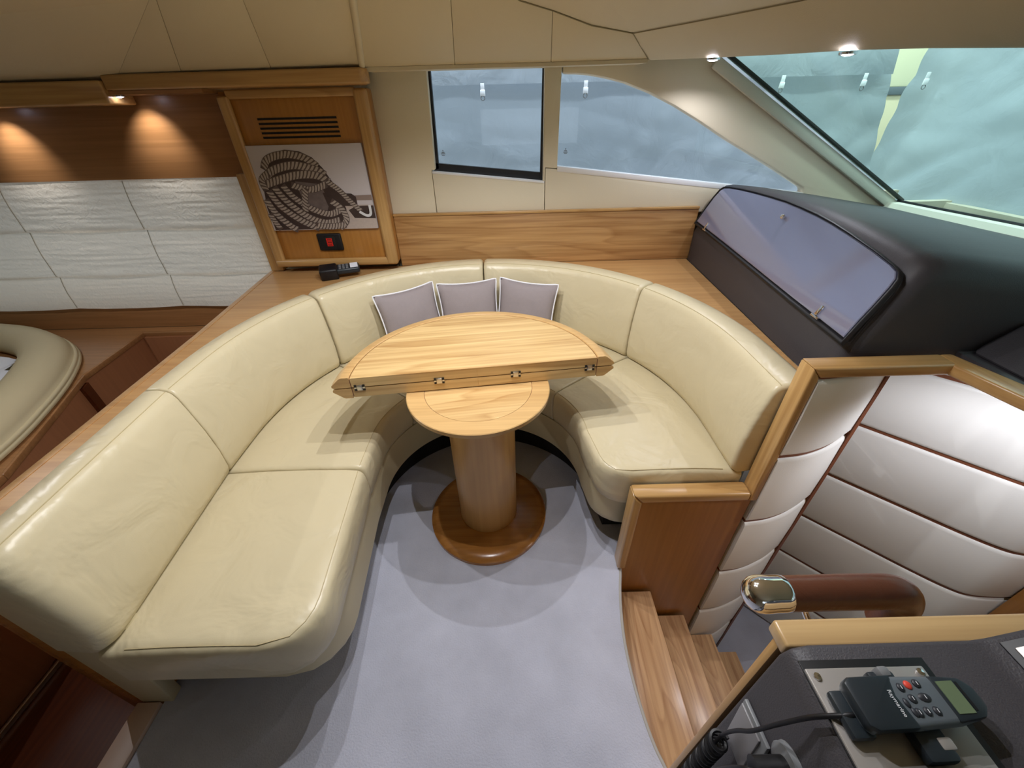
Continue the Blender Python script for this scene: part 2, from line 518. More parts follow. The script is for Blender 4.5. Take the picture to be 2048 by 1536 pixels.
# window two: tapered side pane with the white sill
w2 = empty('window_2', (0.7, WY + 0.04, 1.15), kind='structure')
prism('pane', [(0.22, 1.16), (1.5, 1.01), (1.5, 1.07), (0.9, 1.38), (0.5, 1.54), (0.22, 1.57)], WY + 0.05, WY + 0.056, M['glass_side'], w2, axis='Y')
prism('sill', [(0.243, 1.180), (1.475, 1.036), (1.475, 1.058), (0.243, 1.202)], WY - 0.002, WY + 0.05, M['sill_white'], w2, axis='Y', bevel=0.002)
emblem(w2, 0.285, 1.262, WY + 0.047)

# windshield, pale trim, gasket
w3 = empty('window_3', (1.6, 1.6, 1.2), kind='structure')
ws_top = [(0.93, 2.10, 1.585), (1.02, 1.86, 1.585), (1.12, 1.66, 1.578), (1.26, 1.47, 1.568), (1.42, 1.26, 1.558), (1.62, 0.9, 1.55), (1.75, 0.3, 1.55), (1.77, -0.6, 1.55), (1.7, -1.4, 1.55)]
ws_bot = [(1.965, 2.10, 1.005), (1.985, 1.86, 1.006), (2.01, 1.66, 1.006), (2.035, 1.47, 1.005), (2.06, 1.26, 1.004), (2.10, 0.9, 1.0), (2.14, 0.3, 1.0), (2.14, -0.6, 1.0), (2.05, -1.4, 1.0)]
loft('pane', [[a, b, (b[0] + .006, b[1], b[2]), (a[0] + .006, a[1], a[2])] for a, b in zip(ws_top, ws_bot)], M['glass_front'], w3, smooth=30)
A, B = Vector((0.905, 2.105, 1.590)), Vector((1.955, 2.105, 1.010))
def bar(name, p, q, w, h, mat, par, roll_up=Vector((0, 1, 0)), bevel=0.003, **k):
    p, q = Vector(p), Vector(q)
    d = (q - p).normalized(); s = roll_up.cross(d).normalized(); u = d.cross(s)
    m = Matrix(((d.x, s.x, u.x, p.x), (d.y, s.y, u.y, p.y), (d.z, s.z, u.z, p.z), (0, 0, 0, 1)))
    return box(name, (0, -w / 2, -h / 2), ((q - p).length, w / 2, h / 2), mat, par, bevel=bevel, mtx=m, **k)
bar('trim_strip', A + Vector((-0.02, 0.0, -0.015)), B + Vector((-0.01, 0, -0.02)), 0.046, 0.022, M['trim_pale'], w3, bevel=0.008)
bar('gasket', A + Vector((0.012, -0.012, 0.012)), B + Vector((0.012, -0.012, 0.006)), 0.014, 0.02, M['black'], w3)
lowtrim = [Vector(b) for b in ws_bot]
tube('gasket', [b + Vector((-0.012, 0, 0.006)) for b in lowtrim], 0.009, M['black'], w3, seg=6)
loft('trim_strip', [[b + Vector((-0.075, 0, -0.02)), b + Vector((-0.06, 0, 0.004)), b + Vector((-0.015, 0, 0.006)), b + Vector((-0.01, 0, -0.02))] for b in lowtrim], M['trim_pale'], w3)

# ------------------------------------------------------------------ headliner
ceil = empty('ceiling', (0, 1.0, 1.76), kind='structure')
def cove_z(y): return 1.56 + (2.0 - y) * 0.4
cove_lo = [(-1.575, 2.02), (-1.287, 2.01), (-0.913, 1.985), (-0.55, 1.964), (-0.19, 1.962), (0.185, 1.962), (0.561, 1.957)]
cove_hi = [(-1.044, 1.614), (-1.000, 1.58), (-0.725, 1.50), (-0.400, 1.50), (-0.140, 1.50), (0.160, 1.694), (0.451, 1.807)]
def slab(name, pts, th, mat, par, bevel=0.004, up=None):
    P = [Vector(p) for p in pts]
    n = Vector((0, 0, 0))
    for i in range(len(P)):
        n += P[i].cross(P[(i + 1) % len(P)])
    n.normalize()
    if up is not None and n.dot(Vector(up)) < 0:
        n = -n
    bm = bmesh.new()
    b = [bm.verts.new(p) for p in P]
    t = [bm.verts.new(p + n * th) for p in P]
    k = len(P)
    bm.faces.new(b); bm.faces.new(t[::-1])
    for i in range(k):
        bm.faces.new((b[i], b[(i + 1) % k], t[(i + 1) % k], t[i]))
    bmesh.ops.recalc_face_normals(bm, faces=bm.faces)
    bevel_bm(bm, bevel, 2)
    return from_bm(name, bm, mat, par, smooth=40)
gap = 0.0004
for i in range(6):
    a, b, c, d = cove_lo[i], cove_lo[i + 1], cove_hi[i + 1], cove_hi[i]
    if i == 5:
        pts = [a, b, c, d]
    elif i == 4:
        pts = [a, b, (0.160, 1.694), (0.055, 1.65), (-0.05, 1.56), d]
    else:
        pts = [a, b, c, d]
    pts = [(x + (gap if x in (a[0], d[0]) else (-gap if x in (b[0], c[0]) else 0)), y, cove_z(y)) for x, y in pts]
    slab('panel', pts, 0.03, M['vinyl'], ceil, 0.0022, up=(0, 0.4, 1))
# rolled pad along one of the seams
tube('roll', [(-0.552, 1.966, 1.574), (-0.500, 1.80, 1.640), (-0.445, 1.62, 1.712), (-0.40, 1.50, 1.760)], 0.012, M['vinyl'], ceil, seg=10)
# lip under the cove
loft('lip', [[(x, y, cove_z(y)), (x, y + 0.0, cove_z(y) - 0.012), (x, WY + 0.03, cove_z(y) - 0.004), (x, WY + 0.03, cove_z(y) + 0.03)] for x, y in cove_lo[3:]], M['vinyl'], ceil)
# flat centre, fan of facets from the cove to the aft and near sides
C0 = (-0.14, 0.60, 1.770)
ring = [(-1.044, 1.614, cove_z(1.614)), (-1.000, 1.58, cove_z(1.58)), (-0.725, 1.50, 1.76), (-0.40, 1.50, 1.76), (-0.14, 1.50, 1.76), (-0.05, 1.56, cove_z(1.56)), (0.055, 1.65, cove_z(1.65)), (0.160, 1.694, cove_z(1.694)),
        (0.30, 1.765, 1.655), (0.451, 1.807, 1.637), (0.713, 1.694, 1.66), (0.87, 1.566, 1.67), (1.05, 1.30, 1.68), (1.35, 0.8, 1.68), (1.5, 0.2, 1.68), (1.55, -0.8, 1.68), (1.5, -1.42, 1.68),
        (-3.32, -1.42, 1.68), (-3.32, 0.2, 1.70), (-3.32, 1.2, 1.64), (-1.9, 1.55, 1.66)]
bm = bmesh.new()
c0 = bm.verts.new(C0)
rv = [bm.verts.new(p) for p in ring]
for i in range(len(rv)):
    bm.faces.new((c0, rv[i], rv[(i + 1) % len(rv)]))
from_bm('panel', bm, M['vinyl'], ceil)
# left facet between the valance and the centre
bm = bmesh.new()
lf = [(-1.575, 2.02, 1.552), (-1.044, 1.614, cove_z(1.614)), (-1.9, 1.55, 1.66), (-3.32, 1.2, 1.64), (-3.32, 2.02, 1.535)]
bm.faces.new([bm.verts.new(p) for p in lf])
bmesh.ops.triangulate(bm, faces=bm.faces[:])
from_bm('panel', bm, M['vinyl'], ceil)
# header above the windshield
hl = [(0.561, 1.957, 1.577), (0.768, 1.90, 1.575), (0.963, 1.761, 1.568), (1.086, 1.589, 1.560), (1.205, 1.44, 1.547), (1.33, 1.29, 1.53), (1.52, 0.9, 1.53), (1.62, 0.3, 1.53), (1.66, -0.6, 1.53), (1.6, -1.42, 1.53)]
hu = [(0.451, 1.807, 1.637), (0.60, 1.745, 1.65), (0.713, 1.694, 1.66), (0.87, 1.566, 1.67), (0.96, 1.45, 1.676), (1.05, 1.30, 1.68), (1.35, 0.8, 1.68), (1.5, 0.2, 1.68), (1.55, -0.8, 1.68), (1.5, -1.42, 1.68)]
hb = [(x + 0.10 + 0.02 * i * (i < 3), y + 0.09, z + 0.024) for i, (x, y, z) in enumerate(hl)]
header = empty('trim_3', (1.1, 1.6, 1.57), kind='structure')
rows = []
for a, b, c in zip(hu, hl, hb):
    a, b, c = Vector(a), Vector(b), Vector(c)
    rows.append([a, a.lerp(b, .5) + Vector((-.008, -.008, .0)), a.lerp(b, .9), b + Vector((.004, .004, .0)), b + Vector((.016, .014, -.003)), c, c + Vector((0.02, .02, .09)), a + Vector((.08, .08, .06))])
loft('padding', rows, M['vinyl'], header, smooth=60)
seam_m = plain('headliner_seam', srgb(150, 138, 106), 0.8)
tube('seam', [(-0.14, 1.50, 1.7575), (-0.05, 1.56, cove_z(1.56) - .002), (0.055, 1.65, cove_z(1.65) - .002), (0.160, 1.694, cove_z(1.694) - .002), (0.30, 1.765, 1.652), (0.451, 1.807, 1.635)], 0.0018, seam_m, ceil, seg=6)
tube('seam', [(0.451, 1.805, 1.6355), (0.561, 1.955, 1.5755)], 0.0018, seam_m, ceil, seg=6)
tube('seam', [Vector(p) + Vector((-.002, -.002, -.003)) for p in hu[:8]], 0.0018, seam_m, header, seg=6)
# roof outside closes the light path above the headliner
box('roof', (-3.35, -1.45, 1.80), (1.55, 2.16, 1.84), M['hull'], kind='structure')
strip_z('wall_brow', [(-0.62, 2.17), (0.95, 2.17)], 1.60, 1.84, 0.02, M['hull'], kind='structure')


# ------------------------------------------------------------------ downlights
def spot(name, loc, watts, size_deg, blend, col, parent, rad=0.005, direction=(0, 0, -1)):
    d = bpy.data.lights.new(name, 'SPOT')
    d.energy = watts
    d.spot_size = math.radians(size_deg)
    d.spot_blend = blend
    d.color = col
    d.shadow_soft_size = rad
    o = bpy.data.objects.new(name, d)
    COL.objects.link(o)
    o.location = loc
    o.rotation_euler = Vector(direction).to_track_quat('-Z', 'Y').to_euler()
    if parent is not None:
        o.parent = parent
        o.matrix_parent_inverse = parent.matrix_basis.inverted()
    return o


def downlight(x, y, z, label, watts, size=142, blend=0.6, col=LAMP_COL, r=0.022, direction=(0, 0, -1), group=None):
    t = empty('downlight', (x, y, z), label, 'downlight', group)
    n = 20
    lathe('bezel', [(r * 0.72, z - 0.001), (r * 0.95, z - 0.004), (r, z + 0.003), (r * 0.72, z + 0.003)], M['chrome'], t, seg=n, center=(x, y))
    lathe('lens', [(0.0005, z - 0.0075), (r * 0.35, z - 0.0068), (r * 0.60, z - 0.0045), (r * 0.71, z - 0.0005), (r * 0.70, z + 0.002), (0.0005, z + 0.002)], M['led'], t, seg=n, center=(x, y))
    spot('lamp', (x, y, z - 0.016), watts, size, blend, col, t, direction=direction)
    return t


g4 = 'four ceiling downlights over the dinette table'
downlight(0.10, 0.95, 1.742, 'ceiling downlight above the right end of the table leaf', LAMP, group=g4)
downlight(-0.14, 1.19, 1.742, 'ceiling downlight above the rounded back of the table leaf', LAMP, group=g4)
downlight(-0.38, 0.97, 1.742, 'ceiling downlight above the left end of the table leaf', LAMP, group=g4)
downlight(-0.14, 0.74, 1.742, 'ceiling downlight in front of the table hinges', LAMP, group=g4)
downlight(0.792, 1.905, 1.5675, 'small lit downlight in the header by the top of the pillar', 6.0, 150, col=(0.9, 0.9, 1.0), r=0.026)
downlight(1.095, 1.605, 1.550, 'small lit downlight in the header above the windshield glass', 6.0, 150, col=(0.9, 0.9, 1.0), r=0.026)

# ------------------------------------------------------------------ ledge, backsplash
lo_out = [(0.955, 2.11), (-0.56, 2.11), (-1.262, 2.09), (-1.25, 1.95), (-1.19, 1.35), (-1.125, 0.47)]
CX, CY = -0.13, 1.078
def arcpt(r, a): return (CX + r * math.cos(a), CY + r * math.sin(a))
bs = empty('backsplash', (0.2, 2.11, 0.75), 'wide wood board with oval figure below the windows', 'board')
box('board', (-0.575, 2.105, 0.7505), (0.965, 2.12, 1.0), M['wood_splash'], bs, bevel=0.002)
box('top_edge', (-0.575, 2.098, 1.0), (0.965, 2.12, 1.012), M['wood_x'], bs, bevel=0.003)
# partition behind the sofa, towards the galley
part = empty('partition', (-1.16, 1.2, -0.2), 'wood partition between the sofa back and the lower galley', 'partition')
strip_z('panel', [(-1.128, 0.47), (-1.19, 1.35), (-1.25, 1.95), (-1.262, 2.09)], -0.2, 0.7245, 0.035, M['wood_cab'], part)
box('end_post', (-1.185, 0.436, -0.2), (-1.128, 0.47, 0.7245), M['wood_base'], part, bevel=0.004)
ep = M['wood_ledge']
loft('edge_moulding', [[(x - .002, y, .7255), (x - .018, y, .73), (x - .018, y, .746), (x - .002, y, .7515), (x + .012, y, .7515), (x + .012, y, .7505)] for x, y in ((-1.125, .45), (-1.19, 1.35), (-1.25, 1.95), (-1.262, 2.09))], ep, part)

# ------------------------------------------------------------------ sofa
sofa = empty('banquette_sofa', (CX, 1.6, 0.0), 'large cream leather sofa curving around the pedestal table', 'sofa')
U_END = 3.413
def P(u, R, fr=0.0):
    Rr, Rb, Rl = R
    if u < 0.2:
        y = 0.878 + u
        return Vector((CX + Rr + fr * (1.078 - y), y))
    if u < 0.2 + 0.8 * math.pi:
        th = (u - 0.2) / 0.8
        s2 = math.sin(th) ** 2
        r = Rb * s2 + (Rr if th < math.pi / 2 else Rl) * (1 - s2)
        return Vector((CX + r * math.cos(th), CY + r * math.sin(th)))
    y = 1.078 - (u - 0.2 - 0.8 * math.pi)
    return Vector((CX - Rl + 0.08 * max(0, 0.93 - y), y))
R_FRONT, R_CREASE, R_STITCH, R_OUT = (0.387, 0.365, 0.375), (0.825, 0.850, 0.812), (0.852, 0.880, 0.838), (0.975, 1.005, 0.940)
J1, J2, J3, J4 = 0.717, 1.457, 2.204, 2.876

inner = [P(0.05 + (3.30 - 0.05) * i / 70, tuple(r + 0.006 for r in R_OUT)) for i in range(71)]
ledge_poly = [(0.886, 0.925), (0.955, 2.10), (0.955, 2.104), (-1.262, 2.104), (-1.25, 1.95), (-1.19, 1.35), (-1.128, 0.48)] + [tuple(p) for p in inner[::-1]]
prism('ledge', ledge_poly, 0.725, 0.75, M['wood_ledge'], bevel=0.0, label='light wood ledge running behind the curved sofa back', cat='ledge')
def stations(u0, u1, r0, r1):
    base = [u0 + (u1 - u0) * i / max(8, int((u1 - u0) / 0.035)) for i in range(max(8, int((u1 - u0) / 0.035)) + 1)]
    s = set()
    for f in (0, 0.08, 0.25, 0.5, 0.75, 1.0):
        s.add(round(u0 + r0 * f, 5)); s.add(round(u1 - r1 * f, 5))
    for b in base:
        if u0 + r0 < b < u1 - r1:
            s.add(round(b, 5))
    return sorted(s)

def inset(d, r):
    return r - math.sqrt(max(0.0, r * r - (r - d) ** 2)) if d < r else 0.0

def seat_section(u, u0, u1, rc0, rc1, r0, r1, front_pad=0.0):
    e = inset(u - u0, r0) + inset(u1 - u, r1)
    fo = (inset(u - u0, rc0) if rc0 else 0) + (inset(u1 - u, rc1) if rc1 else 0)
    F = P(u, R_FRONT, 0.16)
    K = P(u, R_CREASE)
    w = (K - F).normalized()
    F = F + w * fo
    D = (K - F).length
    zt = 0.457 - e * 0.7
    zb = 0.305 + e * 0.5
    prof = [(D + .04, zb), (.025 + e, zb), (.006 + e, zb + .006), (-.003 + e, zb + .03), (-.007 + e, (zb + zt) / 2), (-.006 + e, zt - .03), (-.002 + e, zt - .013), (.005 + e, zt - .004),
            (.014 + e, zt), (.05 + e, zt + .004), (D * .4, zt + .007), (D * .7, zt + .006), (D - .02, zt), (D + .04, zt - .004)]
    return [(F.x + w.x * a, F.y + w.y * a, z) for a, z in prof]

def seat(u0, u1, rc0, rc1, r0, r1):
    o = loft('seat_cushion', [seat_section(u, u0, u1, rc0, rc1, r0, r1) for u in stations(u0, u1, max(r0, rc0), max(r1, rc1))], M['leather'], sofa, smooth=65)
    # stitched seam just behind the front edge
    us = [u for u in stations(u0, u1, max(r0, rc0), max(r1, rc1)) if u0 + 0.01 < u < u1 - 0.01]
    line = []
    for u in us:
        s = seat_section(u, u0, u1, rc0, rc1, r0, r1)
        line.append(Vector(s[8]) + Vector((0, 0, 0.0004)))
    if rc0:
        s = seat_section(u0 + 0.012, u0, u1, rc0, rc1, r0, r1)
        k = [Vector(s[i]) for i in (12, 11, 10, 9)]
        line = [q + Vector((0, 0, .001)) for q in k] + line
    if rc1:
        s = seat_section(u1 - 0.012, u0, u1, rc0, rc1, r0, r1)
        k = [Vector(s[i]) for i in (9, 10, 11, 12)]
        line = line + [q + Vector((0, 0, .001)) for q in k]
    tube('stitched_seam', line, 0.0013, M['stitch'], o, seg=5)
    return o

seat(-0.018, J1 - 0.002, 0.085, 0, 0.018, 0.014)
seat(J1 + 0.002, J3 - 0.002, 0, 0, 0.014, 0.014)
seat(J3 + 0.002, J4 - 0.002, 0, 0, 0.014, 0.016)
seat(J4 + 0.002, U_END, 0, 0.12, 0.014, 0.025)

def back_section(u, u0, u1, r0, r1):
    e = inset(u - u0, r0) + inset(u1 - u, r1)
    K, S, O = P(u, R_CREASE), P(u, R_STITCH), P(u, R_OUT)
    w = (O - K).normalized()
    pts = []
    def add(p, z): pts.append(Vector((p.x, p.y, z)))
    add(K + w * 0.02, 0.45)
    for f, b in ((0.03, 0.0), (0.1, .009), (0.3, .016), (0.55, .016), (0.8, .009), (0.93, .003)):
        add(K.lerp(S, f) - w * b, 0.455 + (0.79 - 0.455) * f)
    add(S + w * .003, 0.784); add(S + w * .014, 0.7915)
    add(S.lerp(O, .35), 0.797); add(S.lerp(O, .7), 0.795)
    add(O - w * .022, 0.789); add(O - w * .008, 0.780); add(O, 0.765); add(O, 0.6); add(O, 0.47)
    c = sum(pts, Vector()) / len(pts)
    c = Vector((*(K.lerp(O, .6)), 0.50 if u > J4 + 0.2 else 0.62))
    out = []
    for p in pts:
        d = p - c
        q = Vector((d.x * max(0, 1 - e / 0.11), d.y * max(0, 1 - e / 0.11), d.z * (1 - e / 0.20)))
        out.append(c + q)
    return out

def back(u0, u1, r0, r1):
    o = loft('back_cushion', [back_section(u, u0, u1, r0, r1) for u in stations(u0, u1, r0, r1)], M['leather'], sofa, smooth=65)
    us = stations(u0, u1, r0, r1)
    line = [back_section(u, u0, u1, r0, r1)[8] + Vector((0, 0, .0004)) for u in us if u0 + r0 * .5 < u < u1 - r1 * .5]
    tube('stitched_seam', line, 0.0013, M['stitch'], o, seg=5)
    return o

back(-0.021, J1 - 0.002, 0.014, 0.016)
back(J1 + 0.002, J2 - 0.002, 0.016, 0.018)
back(J2 + 0.002, J3 - 0.003, 0.018, 0.020)
back(J3 + 0.003, J4 - 0.001, 0.020, 0.008)
back(J4 + 0.001, U_END - 0.004, 0.008, 0.045)

UB0, UB1 = 0.02, 3.356
def base_section(u):
    F, O = P(u, R_FRONT, 0.16), P(u, R_OUT)
    w = (O - F).normalized()
    F = F + w * (inset(u - UB0, 0.09) + inset(UB1 - u, 0.15))
    D = (O - F).length
    return [(F.x + w.x * a, F.y + w.y * a, z) for a, z in ((.03, .15), (.014, .158), (.010, .18), (.010, .303), (D - .03, .303), (D - .03, .15))]
def toe_section(u):
    F, O = P(u, R_FRONT, 0.16), P(u, R_OUT)
    w = (O - F).normalized(); D = (O - F).length
    return [(F.x + w.x * a, F.y + w.y * a, z) for a, z in ((.09, .0005), (.09, .15), (D - .05, .15), (D - .05, .0005))]
ub = [0.12 + (3.12 - 0.12) * i / 90 for i in range(91)]
loft('plinth', [base_section(u) for u in stations(UB0, UB1, 0.09, 0.15)], M['leather_plain'], sofa, smooth=50)
loft('toe_kick', [toe_section(u) for u in ub], M['dark_gap'], sofa, smooth=50)
prism('end_panel', [(-1.124, 0.0), (-1.03, 0.0), (-1.0, 0.30), (-0.90, 0.31), (-0.905, 0.45), (-0.96, 0.72), (-1.05, 0.74), (-1.124, 0.68)], 0.43, 0.468, M['leather_plain'], sofa, axis='Y', bevel=0.006)

# ------------------------------------------------------------------ throw pillows
def pillow(cx, cy, cz, face, lean, rollz, label, w=0.292, h=0.30, th=0.095):
    t = empty('throw_pillow', (cx, cy, 0.46), label, 'pillow', 'three grey throw pillows on the sofa')
    n = 18
    def shape(a, b):
        # a, b in -1..1 ; pinched sides, pointed corners
        pin = 0.085
        x = a * w / 2 * (1 - pin * (1 - b * b) )
        y = b * h / 2 * (1 - pin * (1 - a * a) )
        tk = th / 2 * (max(0, (1 - a * a)) ** 0.45) * (max(0, (1 - b * b)) ** 0.45)
        return x, y, tk
    # local: x along width, y up, z towards the table
    fz = Vector((math.cos(face), math.sin(face), 0))
    up = Vector((0, 0, 1))
    ax = up.cross(fz)
    zz = (fz * math.cos(lean) + up * math.sin(lean)).normalized()
    yy = (up * math.cos(lean) - fz * math.sin(lean)).normalized()
    xr = ax * math.cos(rollz) + yy * math.sin(rollz)
    yr = yy * math.cos(rollz) - ax * math.sin(rollz)
    c = Vector((cx, cy, cz))
    bm = bmesh.new()
    top, bot = {}, {}
    for i in range(n + 1):
        for j in range(n + 1):
            a, b = -1 + 2 * i / n, -1 + 2 * j / n
            x, y, tk = shape(a, b)
            nz = noise.noise(Vector((cx * 9 + a * 2.2, b * 2.2, cy * 3))) * 0.006 * (1 - a * a) * (1 - b * b)
            e = i in (0, n) or j in (0, n)
            top[i, j] = bm.verts.new(c + xr * x + yr * y + zz * (tk + nz))
            bot[i, j] = top[i, j] if e else bm.verts.new(c + xr * x + yr * y - zz * tk)
    for i in range(n):
        for j in range(n):
            bm.faces.new((top[i, j], top[i + 1, j], top[i + 1, j + 1], top[i, j + 1]))
            f = (bot[i, j], bot[i, j + 1], bot[i + 1, j + 1], bot[i + 1, j])
            bm.faces.new(f)
    from_bm('cover', bm, M['pillow'], t, smooth=80)
    line = []
    for k in range(4 * n):
        s, q = divmod(k, n)
        v = -1 + 2 * q / n
        a, b = ((v, -1), (1, v), (-v, 1), (-1, -v))[s]
        if abs(a) > 0.999 and abs(b) > 0.999:
            a *= 0.985; b *= 0.985
        x, y, _ = shape(a, b)
        line.append(c + xr * x * 1.008 + yr * y * 1.008)
    tube('piping', line, 0.0036, M['piping'], t, seg=6, loop=True)
    return t

def put_pillow(deg, r, lean, rollz, label, cz=0.605):
    a = math.radians(deg)
    pillow(CX + r * math.cos(a), CY + r * math.sin(a), cz, a + math.pi, math.radians(lean), math.radians(rollz), label)
put_pillow(117.5, 0.745, 17, 3, 'grey linen pillow with white piping, leftmost of the three')
put_pillow(95.5, 0.735, 17, 2, 'grey linen pillow with white piping, between the other two')
put_pillow(74.0, 0.745, 17, -3, 'grey linen pillow with white piping, rightmost of the three')

# ------------------------------------------------------------------ pedestal table
TX, TY = -0.113, 1.073
tab = empty('pedestal_table', (TX, TY, 0.0), 'light wood pedestal table with its round top folded in half', 'table')
lathe('foot_disc', [(0.0005, 0.0003), (0.243, 0.0003), (0.243, 0.014), (0.236, 0.022), (0.214, 0.030), (0.20, 0.031), (0.0005, 0.031)], M['wood_base'], tab, seg=72, center=(TX, TY), smooth=35)
lathe('column', [(0.0005, 0.031), (0.119, 0.031), (0.119, 0.646), (0.0005, 0.646)], M['wood_column'], tab, seg=64, center=(TX, TY), smooth=35)
disc = lathe('support_disc', [(0.1805, 0.646), (0.232, 0.646), (0.238, 0.650), (0.2385, 0.663), (0.236, 0.665), (0.1805, 0.665)], M['wood_rim'], tab, seg=72, center=(TX, TY), smooth=35)
lathe('inlaid_field', [(0.0005, 0.647), (0.1792, 0.647), (0.1792, 0.6642), (0.1786, 0.6648), (0.0005, 0.6648)], M['wood_disc'], disc, seg=72, center=(TX, TY), smooth=35)
lathe('groove', [(0.1791, 0.647), (0.1806, 0.647), (0.1806, 0.6636), (0.1791, 0.6636)], M['wood_seam'], disc, seg=72, center=(TX, TY), smooth=35)
HA = math.radians(6.3)
def leaf(sign, z_seam, label=None):
    s = sign
    z = lambda d: z_seam + s * d
    rim = lathe('table_leaf', [(0.405, z(0.002)), (0.458, z(0.002)), (0.464, z(0.006)), (0.464, z(0.012)), (0.436, z(0.036)), (0.430, z(0.039)), (0.407, z(0.039)), (0.405, z(0.036))],
                M['wood_rim'], tab, seg=48, center=(TX, TY), a0=HA, a1=HA + math.pi, smooth=30)
    lathe('inlaid_field', [(0.0008, z(0.002)), (0.4025, z(0.002)), (0.4025, z(0.0345)), (0.4015, z(0.0360)), (0.0008, z(0.0360))], M['wood_table'], rim, seg=48, center=(TX, TY), a0=HA, a1=HA + math.pi, smooth=30)
    lathe('groove', [(0.4023, z(0.002)), (0.4052, z(0.002)), (0.4052, z(0.031)), (0.4023, z(0.031))], M['wood_seam'], rim, seg=48, center=(TX, TY), a0=HA, a1=HA + math.pi, smooth=30)
    return rim
leaf(1, 0.7045)
leaf(-1, 0.7045)
hm = Matrix.Translation((TX, TY, 0.7045)) @ Matrix.Rotation(HA, 4, 'Z')
for s in (-0.378, -0.125, 0.127, 0.379):
    bm = bmesh.new()
    add_box(bm, (s - 0.0085, -0.0042, -0.0095), (s + 0.0085, -0.0005, 0.0095))
    hh = box('hinge', (s - 0.0085, -0.0042, -0.0095), (s + 0.0085, -0.0003, 0.0095), M['steel'], tab, bevel=0.001, mtx=hm)
    bm.free()
    for d in (-1, 1):
        for zz in (-0.0078, 0.0, 0.0078):
            box('knuckle', (s + d * 0.0130 - 0.0035, -0.0036, zz - 0.0028), (s + d * 0.0130 + 0.0035, -0.0003, zz + 0.0028), M['black'] if zz else M['steel'], hh, mtx=hm)

# ------------------------------------------------------------------ wooden end panel beside the sofa, post and coaming cap
endp = empty('end_partition', (0.56, 0.82, -0.6), 'orange wood end panel with moulded edge between sofa and stairs', 'partition')
box('field', (0.392, 0.806, -0.60), (0.757, 0.835, 0.385), M['wood_panel'], endp)
def moulding_z(name, x0, x1, z0, z1, mat, par, y0=0.798, y1=0.852, bev=0.012):
    return box(name, (x0, y0, z0), (x1, y1, z1), mat, par, bevel=bev, seg=4)
prism('left_moulding', [(0.374, 0.01), (0.406, 0.01), (0.406, 0.386), (0.374, 0.421)], 0.798, 0.852, M['wood_z'], endp, axis='Y', bevel=0.008, seg=3)
prism('top_moulding', [(0.374, 0.421), (0.406, 0.386), (0.745, 0.386), (0.745, 0.421)], 0.798, 0.852, M['wood_x'], endp, axis='Y', bevel=0.008, seg=3)
prism('post', [(0.745, 0.386), (0.770, 0.386), (0.770, 0.856), (0.745, 0.886)], 0.798, 0.852, M['wood_z'], endp, axis='Y', bevel=0.005, seg=3)
prism('cap_rail', [(0.7445, 0.8865), (0.7705, 0.8565), (1.09, 0.8565), (1.10, 0.8865)], 0.797, 0.853, M['wood_x'], endp, axis='Y', bevel=0.006, seg=3)
# cap turns towards the helm
prism('cap_rail', [(1.086, 0.797), (1.100, 0.853), (1.130, 0.853), (1.172, 0.690), (1.237, 0.43), (1.282, 0.24), (1.225, 0.24), (1.178, 0.42), (1.112, 0.672)], 0.8565, 0.8865, M['wood_y'], endp, bevel=0.006, seg=3)

# ------------------------------------------------------------------ stairwell walls of padded strips
def padded_wall(name, path, seams, label, seam_mat, th=0.02):
    w = empty(name, (path[0][0], path[0][1], seams[0]), kind='structure', label=label)
    Pp = [Vector(p) for p in path]
    for z0, z1 in zip(seams[:-1], seams[1:]):
        rings = []
        g = 0.006
        for i, p in enumerate(Pp):
            d = (Pp[min(i + 1, len(Pp) - 1)] - Pp[max(i - 1, 0)]).normalized()
            n = Vector((-d.y, d.x))   # away from the viewer
            prof = [(th, z0 + g), (.006, z0 + g), (.001, z0 + g + .004), (-.002, z0 + g + .014), (-.004, (z0 + z1) / 2), (-.002, z1 - g - .014), (.001, z1 - g - .004), (.006, z1 - g), (th, z1 - g)]
            rings.append([(p.x + n.x * a, p.y + n.y * a, z) for a, z in prof])
        loft('padded_strip', rings, M['vinyl_white'], w, smooth=60)
    back = []
    for i, p in enumerate(Pp):
        d = (Pp[min(i + 1, len(Pp) - 1)] - Pp[max(i - 1, 0)]).normalized()
        n = Vector((-d.y, d.x))
        back.append((p.x + n.x * 0.006, p.y + n.y * 0.006))
    strip_z('backing', back, seams[0], seams[-1], 0.03, seam_mat, w)
    return w
lw_path = [tuple(p)[:2] for p in catmull([(0.770, 0.797, 0), (0.85, 0.807, 0), (0.94, 0.838, 0), (1.037, 0.892, 0)], 6)]
padded_wall('wall_stair', lw_path, [-0.95, -0.63, -0.325, -0.028, 0.276, 0.578, 0.856], 'curved white padded wall beside the wooden post', M['wood_seam'])
ls = box('trim_4', (1.036, 0.884, -0.95), (1.046, 0.93, 0.8565), M['wood_seam'], kind='structure', label='thin brown edge strip ending the curved padded wall')
tube('trim_5', [(1.044, 0.905, -0.95), (1.05, 0.905, 0.16)], 0.011, M['wood_x'], kind='structure', label='slim wood bead low on the padded wall edge')
fw_path = [tuple(p)[:2] for p in catmull([(1.10, 1.28, 0), (1.287, 1.085, 0), (1.45, 0.918, 0), (1.57, 0.797, 0), (1.64, 0.738, 0), (1.69, 0.717, 0), (1.77, 0.708, 0), (1.88, 0.705, 0)], 5)]
padded_wall('wall_companionway', fw_path, [-0.92, -0.632, -0.365, -0.098, 0.169, 0.436, 0.703, 0.97], 'white padded wall with brown seams far down the companionway', M['wood_seam'])
box('door_1', (1.80, 0.20, -0.92), (1.84, 0.70, 0.95), M['wood_panel'], bevel=0.004, kind='structure', label='orange wood door post at the end of the padded wall')
